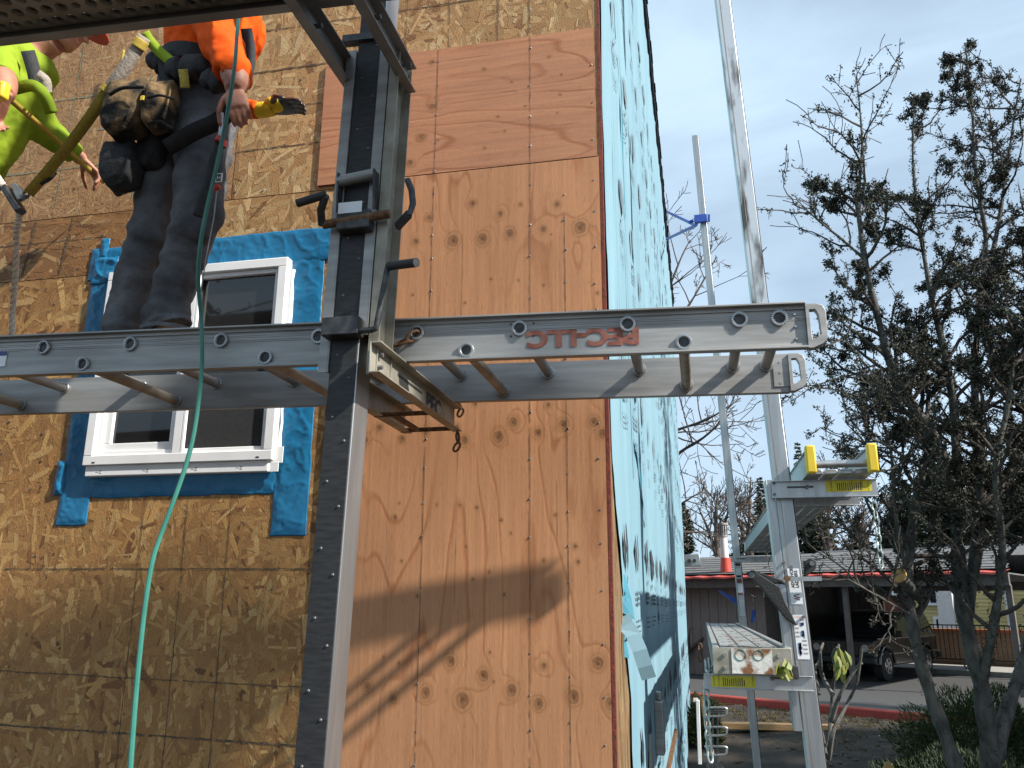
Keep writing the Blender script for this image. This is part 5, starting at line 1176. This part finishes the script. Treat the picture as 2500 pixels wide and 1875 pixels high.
def headmesh(c, fwd, s=1.0):
    """head with nose, brow, ears and jaw"""
    c, f = Vector(c), Vector(fwd).normalized(); r = f.cross(Vector((0,0,1))).normalized(); u = r.cross(f); mb = MB(); rings = []
    for z,rx,ry,off in ((-.115,.045,.05,.035),(-.10,.058,.068,.03),(-.07,.066,.083,.016),(-.03,.072,.092,.006),(.01,.075,.097,0),(.05,.074,.096,-.004),(.08,.064,.083,-.008),(.105,.04,.052,-.01),(.115,.012,.016,-.01)):
        q = c+u*(z*s)+f*(off*s); rings.append([q+r*(rx*s*math.cos(t))+f*(ry*s*math.sin(t)) for t in [2*math.pi*i/20 for i in range(20)]])
    mb.loft(rings); mb.tube([c+f*.085*s+u*.02*s,c+f*.103*s-u*.012*s,c+f*.113*s-u*.026*s,c+f*.088*s-u*.034*s],[.007*s,.010*s,.014*s,.008*s],8)
    for k in (-1,1):
        mb.tube([c+r*.072*s*k+u*.03*s,c+r*.083*s*k-f*.012*s+u*.012*s,c+r*.076*s*k-u*.032*s],[.010*s,.014*s,.009*s],8)
        mb.tube([c+f*.088*s+r*.045*s*k+u*.026*s,c+f*.094*s+r*.02*s*k+u*.03*s],.008*s,6)
    mb.tube([c+f*.092*s-r*.022*s-u*.062*s,c+f*.100*s-u*.060*s,c+f*.092*s+r*.022*s-u*.062*s],.006*s,6)
    return mb
def facebits(c, fwd, parent, s=1.0):
    c, f = Vector(c), Vector(fwd).normalized(); r = f.cross(Vector((0,0,1))).normalized(); u = r.cross(f)
    for k in (-1,1): MB().tube([c+f*.084*s+r*.031*s*k+u*.012*s,c+f*.091*s+r*.031*s*k+u*.012*s],[.012*s,.008*s],10).build('eye','label',parent); MB().tube([c+f*.0905*s+r*.031*s*k+u*.012*s,c+f*.0925*s+r*.031*s*k+u*.012*s],.005*s,8).build('iris','ink',parent)
def hardhat(c, fwd, m, parent, s=1.0):
    c, f = Vector(c), Vector(fwd).normalized(); r = f.cross(Vector((0,0,1))).normalized(); u = r.cross(f); mb = MB(); rings = []
    for z,k in ((.035,1.42),(.040,1.40),(.042,1.16),(.07,1.12),(.10,.98),(.125,.72),(.14,.38),(.145,.05)):
        rings.append([c+u*z*s+f*((.02*s if k > 1.3 else 0))+r*(.088*k*s*math.cos(t)*(.86 if k > 1.3 else 1))+f*(.108*k*s*math.sin(t)) for t in [2*math.pi*i/24 for i in range(24)]])
    mb.loft(rings); return mb.build('hard_hat',m,parent,smooth=50)

# --- worker in orange and dark jeans, standing on the ladder stage
YW = 2.33
w1 = thing('person','worker in orange shirt and dark jeans with muddy tool pouches standing on the ladder stage','person',(P(330,700,YW).x,YW,.776))
q = lambda x,y,Y=YW: P(x,y,Y)
Lh, Lk_, La = q(388,235,2.36), q(330,480,2.32), q(268,672,2.36); Rh, Rk, Ra = q(448,235,2.32), q(425,470,2.25), q(358,680,2.30)
fz = .795
Lf, Rf = Vector((La.x+.005,La.y,fz+.05)), Vector((Ra.x+.005,Ra.y,fz+.05))
jb_ = MB()
chainloft(jb_,[Vector((Lf.x,Lf.y,.862)),La.lerp(Vector((Lf.x,Lf.y,.90)),.5),La.lerp(Lk_,.35),La.lerp(Lk_,.7),Lk_,Lk_.lerp(Lh,.4),Lk_.lerp(Lh,.75),Lh,Lh+Vector((.02,0,.09))],[.064,.066,.064,.068,.070,.078,.092,.105,.10],[.062,.064,.062,.066,.072,.082,.096,.11,.10],7,.12,28,1.0,.075)
chainloft(jb_,[Vector((Rf.x+.012,Rf.y,.862)),Ra.lerp(Vector((Rf.x,Rf.y,.90)),.5),Ra.lerp(Rk,.35),Ra.lerp(Rk,.7),Rk,Rk.lerp(Rh,.4),Rk.lerp(Rh,.75),Rh,Rh+Vector((-.02,0,.09))],[.084,.076,.067,.070,.078,.086,.100,.108,.10],[.066,.066,.064,.068,.074,.086,.10,.112,.10],7,.12,28,4.0,.075)
pel = q(420,225,2.34); chainloft(jb_,[pel-Vector((0,0,.09)),pel,pel+Vector((.005,0,.09)),pel+Vector((.01,0,.13))],[.10,.135,.132,.12],[.10,.14,.135,.12],5,.05,24,2.)
jo = fuse(jb_,'jeans','denim',w1,.006,1,.012,TX); d_ = jo.modifiers.new('d2','DISPLACE'); d_.texture = TX2; d_.strength = .006; d_.texture_coords = 'LOCAL'
for (f_, dx) in ((Lf,0),(Rf,.012)): MB().tube([Vector((f_.x+dx-.0,f_.y,.855)),Vector((f_.x+dx,f_.y,.868))],[.072 if dx == 0 else .088]*2,24,cap=False).build('hem','denim',w1)
# seam stitches down the outer leg
MB().tube([q(458,330,2.19),q(470,400,2.175),q(462,470,2.17),q(445,560,2.2),q(432,640,2.22)],.0022,5).build('outseam','alu',w1)
waist = pel+Vector((.012,0,.13)); chest = q(448,70,2.33); neck = Vector((chest.x+.03,2.36,2.33)); hd = neck+Vector((.0,.02,.20))
tb = MB(); chainloft(tb,[waist-Vector((0,0,.06)),waist,waist.lerp(chest,.35),waist.lerp(chest,.7),chest,chest+Vector((.02,.02,.12)),neck-Vector((0,0,.05)),neck],[.125,.13,.135,.142,.150,.15,.085,.062],[.13,.135,.14,.15,.17,.19,.10,.062],6,.06,24,7.,.01)
sh_c = chest+Vector((.02,-.13,.10)); elb = q(503,148,2.13); wr = q(505,196,2.12)
chainloft(tb,[sh_c+Vector((-.02,.06,.02)),sh_c,sh_c.lerp(elb,.5),elb,elb.lerp(wr,.28)],[.07,.078,.07,.060,.056],None,6,.08,18,3.,.02)
sh_f = chest+Vector((.06,.16,.10)); el2 = q(470,215,2.52); cf = q(530,238,2.52)
chainloft(tb,[sh_f+Vector((-.04,-.05,.02)),sh_f,sh_f.lerp(el2,.5),el2,el2.lerp(cf,.5),cf,q(559,238,2.52)],[.07,.075,.062,.05,.042,.036,.034],None,6,.06,18,9.,.02)
fuse(tb,'shirt','orange',w1,.007,2,.026,TX)
bd = MB(); chainloft(bd,[pel,waist,chest,neck-Vector((0,0,.04)),neck+Vector((0,0,.09))],[.10,.11,.12,.058,.056],None,5); chainloft(bd,[sh_c,elb,wr],[.05,.048,.031],None,6); chainloft(bd,[sh_f,el2,cf,q(563,238,2.52)],[.04,.036,.026,.026],None,6)
chainloft(bd,[Lf,La,Lk_,Lh,pel],[.035,.035,.038,.05,.06],None,5); chainloft(bd,[Rf,Ra,Rk,Rh,pel],[.035,.035,.038,.05,.06],None,5)
merge(bd,headmesh(hd,(-.3,1,0))); merge(bd,handmesh(wr+Vector((0,0,.008)),q(521,268,2.10)-wr,(-.25,.9,-.1),.90,.42,.06,-1))
fuse(bd,'body','skin',w1,.0052,2); facebits(hd,(-.3,1,0),w1); hardhat(hd,(-.3,1,0),'orange',w1)
for f_,dx in ((Lf,-.0),(Rf,.012)):
    mb = MB(); d_ = Vector((-.35,-.6,0)).normalized() if dx == 0 else Vector((.55,-.7,0)).normalized(); b_ = Vector((f_.x+dx,f_.y,fz-.017))
    chainloft(mb,[b_-d_*.07+Vector((0,0,.03)),b_+Vector((0,0,.035)),b_+d_*.08+Vector((0,0,.033)),b_+d_*.16+Vector((0,0,.026))],[.038,.043,.044,.032],[.03,.036,.034,.026],5); chainloft(mb,[b_+Vector((0,0,.02)),b_+Vector((0,0,.11))],[.05,.052],None,4); fuse(mb,'boot','boot',w1,.007,2)
# glove
gl = MB(); gw = q(561,238,2.52); gd = q(655,228,2.50)-gw; chainloft(gl,[gw-gd*.05,gw+gd*.18,gw+gd*.34],[.031,.032,.036],[.03,.03,.026],5); fuse(gl,'glove_cuff','glovey',w1,.005,2)
fuse(handmesh(gw+gd*.26,gd+Vector((0,0,.01)),(0,-.25,-1),.98,.16,.03,-1),'glove','gloveb',w1,.0048,2)
gb_ = MB(); u_ = Vector((0,-.004,.012)); chainloft(gb_,[gw+gd*.18+u_*.4,gw+gd*.36+u_,gw+gd*.52+u_,gw+gd*.64+u_*1.2],[.026,.036,.038,.024],[.026,.030,.027,.018],5); fuse(gb_,'glove_back','glovey',w1,.005,2)
# belt, pads, harness
mb = MB(); rings = [ell(waist+Vector((.0,0,z)),.143,.150,Vector((.1,.0,1)),28) for z in (-.035,-.03,.02,.025)]; mb.loft(rings,cap=False); mb.build('tool_belt','black',w1)
for (x,y,Y,sx,sz) in ((403,152,2.17,.075,.05),(470,180,2.16,.05,.05),(345,140,2.19,.03,.05)): mb = MB(); c = q(x,y,Y); chainloft(mb,[c-Vector((sx,0,.01)),c-Vector((sx*.6,0,-.01)),c+Vector((sx*.6,0,.005)),c+Vector((sx,0,-.02))],[.012,sz,sz,.012],[.012,.03,.03,.012],5); fuse(mb,'hip_pad','black',w1,.006,2,.006,TX2)
def webbing(px, wd, name, m, parent, wv=None):
    pts = smoothpath([P(*p) for p in px],5); 
    ws = []
    for i,p in enumerate(pts):
        d = (pts[min(i+1,len(pts)-1)]-pts[max(i-1,0)]).normalized(); ws.append(d.cross(p.normalized()).normalized()*wd)
    o = ribbon(pts,ws,name,m,parent); o.modifiers['s'].thickness = .003; return o
webbing([(312,70,2.12),(325,90,2.14),(345,112,2.15),(372,135,2.15)],.035,'harness_strap','lime',w1); webbing([(528,130,2.22),(520,160,2.2),(512,185,2.2)],.03,'harness_strap','lime',w1); webbing([(532,62,2.28),(540,120,2.28),(530,180,2.28)],.04,'harness_strap','black',w1)
webbing([(395,150,2.135),(398,172,2.135),(400,190,2.14)],.03,'harness_tab','strap',w1)
webbing([(360,320,2.17),(420,285,2.16),(470,262,2.15),(500,235,2.15)],.055,'leg_strap','black',w1)
webbing([(358,110,2.18),(362,150,2.17),(366,190,2.17)],.06,'harness_strap','black',w1)
# tool pouches
def pouch(x, y, Y, w_, h, d, m, name, tilt=0):
    c = q(x,y,Y); mb = MB(); rings = []
    for z,k,dd in ((.5,.86,.55),(.46,.95,.7),(.2,1,.95),(-.1,1,1),(-.36,.9,.92),(-.5,.62,.6)):
        ctr = c+Vector((tilt*z*h,0,z*h)); rings.append([ctr+Vector((math.copysign(abs(math.cos(t))**.55,math.cos(t))*w_/2*k, math.copysign(abs(math.sin(t))**.55,math.sin(t))*d/2*dd, .012*math.sin(t*3+z*5))) for t in [2*math.pi*i/24 for i in range(24)]])
    mb.loft(rings); return fuse(mb,name,m,w1,.006,2,.014,TX), c
p1_, c = pouch(276,240,2.16,.155,.195,.12,'leather','tool_pouch'); p2_, c2 = pouch(347,232,2.15,.10,.16,.10,'leather','tool_pouch',.05)
pouch(262,362,2.2,.125,.165,.11,'black','drop_bag',-.12); pouch(330,322,2.24,.10,.13,.08,'black','drop_bag',.1)
webbing([(236,205,2.085),(265,190,2.082),(312,188,2.085)],.012,'pouch_flap','black',p1_); webbing([(318,268,2.085),(345,262,2.082),(372,278,2.09)],.010,'pouch_flap','black',p2_); webbing([(318,212,2.085),(345,206,2.082),(376,214,2.09)],.008,'pouch_flap','black',p2_)
c_ = q(308,212,2.088); MB().box((c_.x-.006,c_.y-.003,c_.z-.008),(c_.x+.006,c_.y+.001,c_.z+.008)).build('pouch_tag','yellow',p1_)
# hanging hand tools
t1 = thing('hammer','long black handled hammer with red accents hanging at the thigh of the orange worker','hammer',q(430,460,2.15))
MB().tube(smoothpath([q(480,245,2.14),q(476,285,2.13),q(473,298,2.13)],4),.006,8).build('shaft','alun',t1); MB().tube(smoothpath([q(473,296,2.13),q(462,340,2.125),q(445,410,2.12),q(427,466,2.12)],4),[.010]*4+[.014]*4+[.017]*4+[.016],10).build('grip','black',t1)
MB().tube([q(475,296,2.122),q(471,306,2.12)],.012,10).build('red_collar','red',t1)
t2 = thing('utility_tool','slim black hand tool with red tip and square white tag on the jeans','hand tool',q(470,400,2.14))
MB().tube(smoothpath([q(483,300,2.15),q(479,350,2.14),q(468,405,2.14)],4),.011,8).build('grip','steel',t2); MB().tube([q(485,305,2.138),q(482,318,2.138)],.010,8).build('red_band','red',t2); MB().tube([q(474,402,2.13),q(462,408,2.13)],.010,8).build('red_tip','red',t2)
c_ = q(473,384,2.124); tg = MB().box((c_.x-.011,c_.y-.001,c_.z-.015),(c_.x+.011,c_.y+.002,c_.z+.015)).build('tag','label',t2); tk = MB().box((c_.x-.008,c_.y-.0022,c_.z-.012),(c_.x+.008,c_.y-.0012,c_.z+.012)).build('tag_field','ink',t2); text('H',(c_.x-.0055,c_.y-.0025,c_.z-.007),(1,0,0),(0,0,1),.018,'label',t2,'lettering',.0003)
# lanyard, rope and grab
ly = thing('safety_lanyard','yellow webbing lanyard with grey shock pack running from harness to rope grab','lanyard',P(60,420,2.35))
webbing([(312,80,2.12),(300,100,2.12),(262,158,2.13),(232,196,2.14)],.042,'shock_pack','gstrap',ly); webbing([(236,190,2.142),(205,238,2.16),(160,300,2.2),(110,362,2.26),(62,418,2.32)],.037,'yellow_web','strap',ly); webbing([(308,86,2.117),(298,104,2.117)],.046,'stitched_end','strap',ly); webbing([(240,186,2.138),(228,202,2.138)],.046,'stitched_end','strap',ly)
webbing([(88,398,2.30),(110,385,2.29),(120,372,2.3)],.012,'keeper','black',ly)
rg_ = thing('rope_grab','dark metal rope grab clamped on the white lifeline','rope grab',P(28,430,2.38))
mb = MB(); mb.bar(P(12,405,2.36),P(46,458,2.36),.026,.04,(0,-1,0)); mb.build('body','steel',rg_,bev=.006); MB().prism([P(24,396,2.34),P(33,394,2.34),P(46,410,2.34),P(48,428,2.34),P(36,432,2.34),P(28,415,2.34)],(0,.02,0)).build('cam_lever','alu',rg_,bev=.004)
MB().ring(P(56,421,2.34),(0,1,0),.014,.004,14,6).build('carabiner','steel',rg_); MB().tube([P(44,424,2.345),P(58,424,2.34)],.005,6).build('link','steel',rg_)
rp = thing('lifeline_rope','thick white twisted rope hanging down behind the ladder stage','rope',P(28,735,2.75))
mb = MB(); ctr = smoothpath([P(-40,300,2.32),P(-12,370,2.34),P(8,402,2.36),P(40,452,2.37),P(36,500,2.45),P(34,580,2.58),P(28,660,2.7),P(22,740,2.76),P(-10,830,2.8),P(-110,1050,2.85)],22)
for s_ in range(3):
    pts = []
    for i,p in enumerate(ctr): d = (ctr[min(i+1,len(ctr)-1)]-ctr[max(i-1,0)]).normalized(); a = Vector((1,0,0)); b = d.cross(a).normalized(); a = b.cross(d); ph = i*.55+s_*2.094; pts.append(p+(a*math.cos(ph)+b*math.sin(ph))*.006)
    mb.tube(pts,.0068,6)
mb.build('strands','rope',rp,fix=False)
# --- second worker in lime, leaning in with a tape
w2 = thing('person','worker in lime shirt and helmet leaning to the wall with a tape measure','person',(P(-140,700,2.45).x,2.45,.776))
Y2 = 2.5; c_h, c_n, c_s = P(-70,330,Y2), P(95,92,2.52), P(20,170,Y2)
sb = MB(); chainloft(sb,[c_h-Vector((.05,0,.06)),c_h,c_h.lerp(c_s,.5),c_s,P(62,125,2.5),P(80,105,2.5)],[.12,.15,.16,.165,.13,.07],[.14,.16,.17,.18,.14,.07],6,.07,24,3.,.02)
sw = P(165,335,2.78); chainloft(sb,[P(48,150,2.52),P(62,205,2.56),P(80,262,2.62),P(118,298,2.7),P(150,322,2.75),sw],[.08,.088,.078,.060,.050,.044],None,6,.10,20,5.,.03)
chainloft(sb,[P(0,110,2.40),P(-2,140,2.33),P(2,172,2.28)],[.075,.07,.062],None,6,.08,18,2.)
fuse(sb,'shirt','lime',w2,.008,3,.02,TX)
bd = MB(); chainloft(bd,[c_h,c_s,P(85,105,2.52),P(118,88,2.53)],[.12,.14,.06,.056],None,5); chainloft(bd,[P(48,150,2.52),P(80,262,2.62),sw,P(172,340,2.80)],[.05,.045,.03,.03],None,5); chainloft(bd,[P(-2,140,2.33),P(8,178,2.27),P(10,205,2.24)],[.05,.048,.036],None,5)
merge(bd,headmesh(P(146,46,2.56),(.75,.45,-.5))); merge(bd,handmesh(P(172,340,2.80),P(222,392,2.90)-P(172,340,2.80),(-.3,-.2,-1),1.0,.45,.05,1)); merge(bd,handmesh(P(10,208,2.24),(-.5,.2,-.6),(1,0,-.3),1.0,.6,.03,1))
lx = c_h.x; 
chainloft(bd,[Vector((lx-.25,2.4,.85)),Vector((lx-.12,2.35,1.22)),c_h],[.05,.06,.08],None,5); chainloft(bd,[Vector((lx-.05,2.55,.85)),Vector((lx+.02,2.5,1.22)),c_h],[.05,.06,.08],None,5)
fuse(bd,'body','skin',w2,.0055,2); facebits(P(146,46,2.56),(.75,.45,-.5),w2); hardhat(P(146,46,2.56),(.75,.45,-.5),'red',w2)
jn = MB(); chainloft(jn,[Vector((lx-.25,2.4,.86)),Vector((lx-.12,2.35,1.22)),c_h-Vector((.04,.05,0)),c_h],[.07,.085,.12,.13],None,6,.09,20,2.,.03); chainloft(jn,[Vector((lx-.05,2.55,.86)),Vector((lx+.02,2.5,1.22)),c_h-Vector((.02,-.05,0)),c_h],[.07,.085,.12,.13],None,6,.09,20,6.,.03); fuse(jn,'jeans','denim',w2,.008,3,.014)
for x,Y in ((lx-.25,2.4),(lx-.05,2.55)): mb = MB(); chainloft(mb,[Vector((x,Y-.06,.81)),Vector((x,Y,.815)),Vector((x+.02,Y+.12,.808))],[.04,.045,.034],[.032,.036,.028],5); chainloft(mb,[Vector((x,Y,.80)),Vector((x,Y,.89))],[.05,.052],None,4); fuse(mb,'boot','boot',w2,.007,2)
webbing([(60,110,2.345),(72,150,2.34),(78,178,2.345)],.05,'harness_strap','black',w2); webbing([(32,192,2.33),(70,185,2.33),(95,205,2.36),(112,245,2.42)],.045,'harness_strap','lime',w2); webbing([(80,160,2.34),(98,175,2.36),(100,200,2.38)],.04,'harness_pad','gstrap',w2)
MB().ring(P(98,200,2.37),(0,1,0),.012,.003,12,6).build('d_ring','alun',w2)
tm = thing('tape_measure','long yellow tape blade stretched between the hands of the lime worker','tape measure',P(225,393,2.93))
webbing([(5,200,2.22),(60,248,2.40),(120,300,2.6),(180,355,2.78),(226,394,2.93)],.022,'blade','strap',tm); c_ = P(0,198,2.20); MB().box((c_.x-.04,c_.y-.02,c_.z-.035),(c_.x+.03,c_.y+.02,c_.z+.035)).build('case','yellow',tm,bev=.01)
webbing([(268,108,2.95),(262,140,2.95),(258,180,2.95)],.010,'pencil_tail','strap',tm)
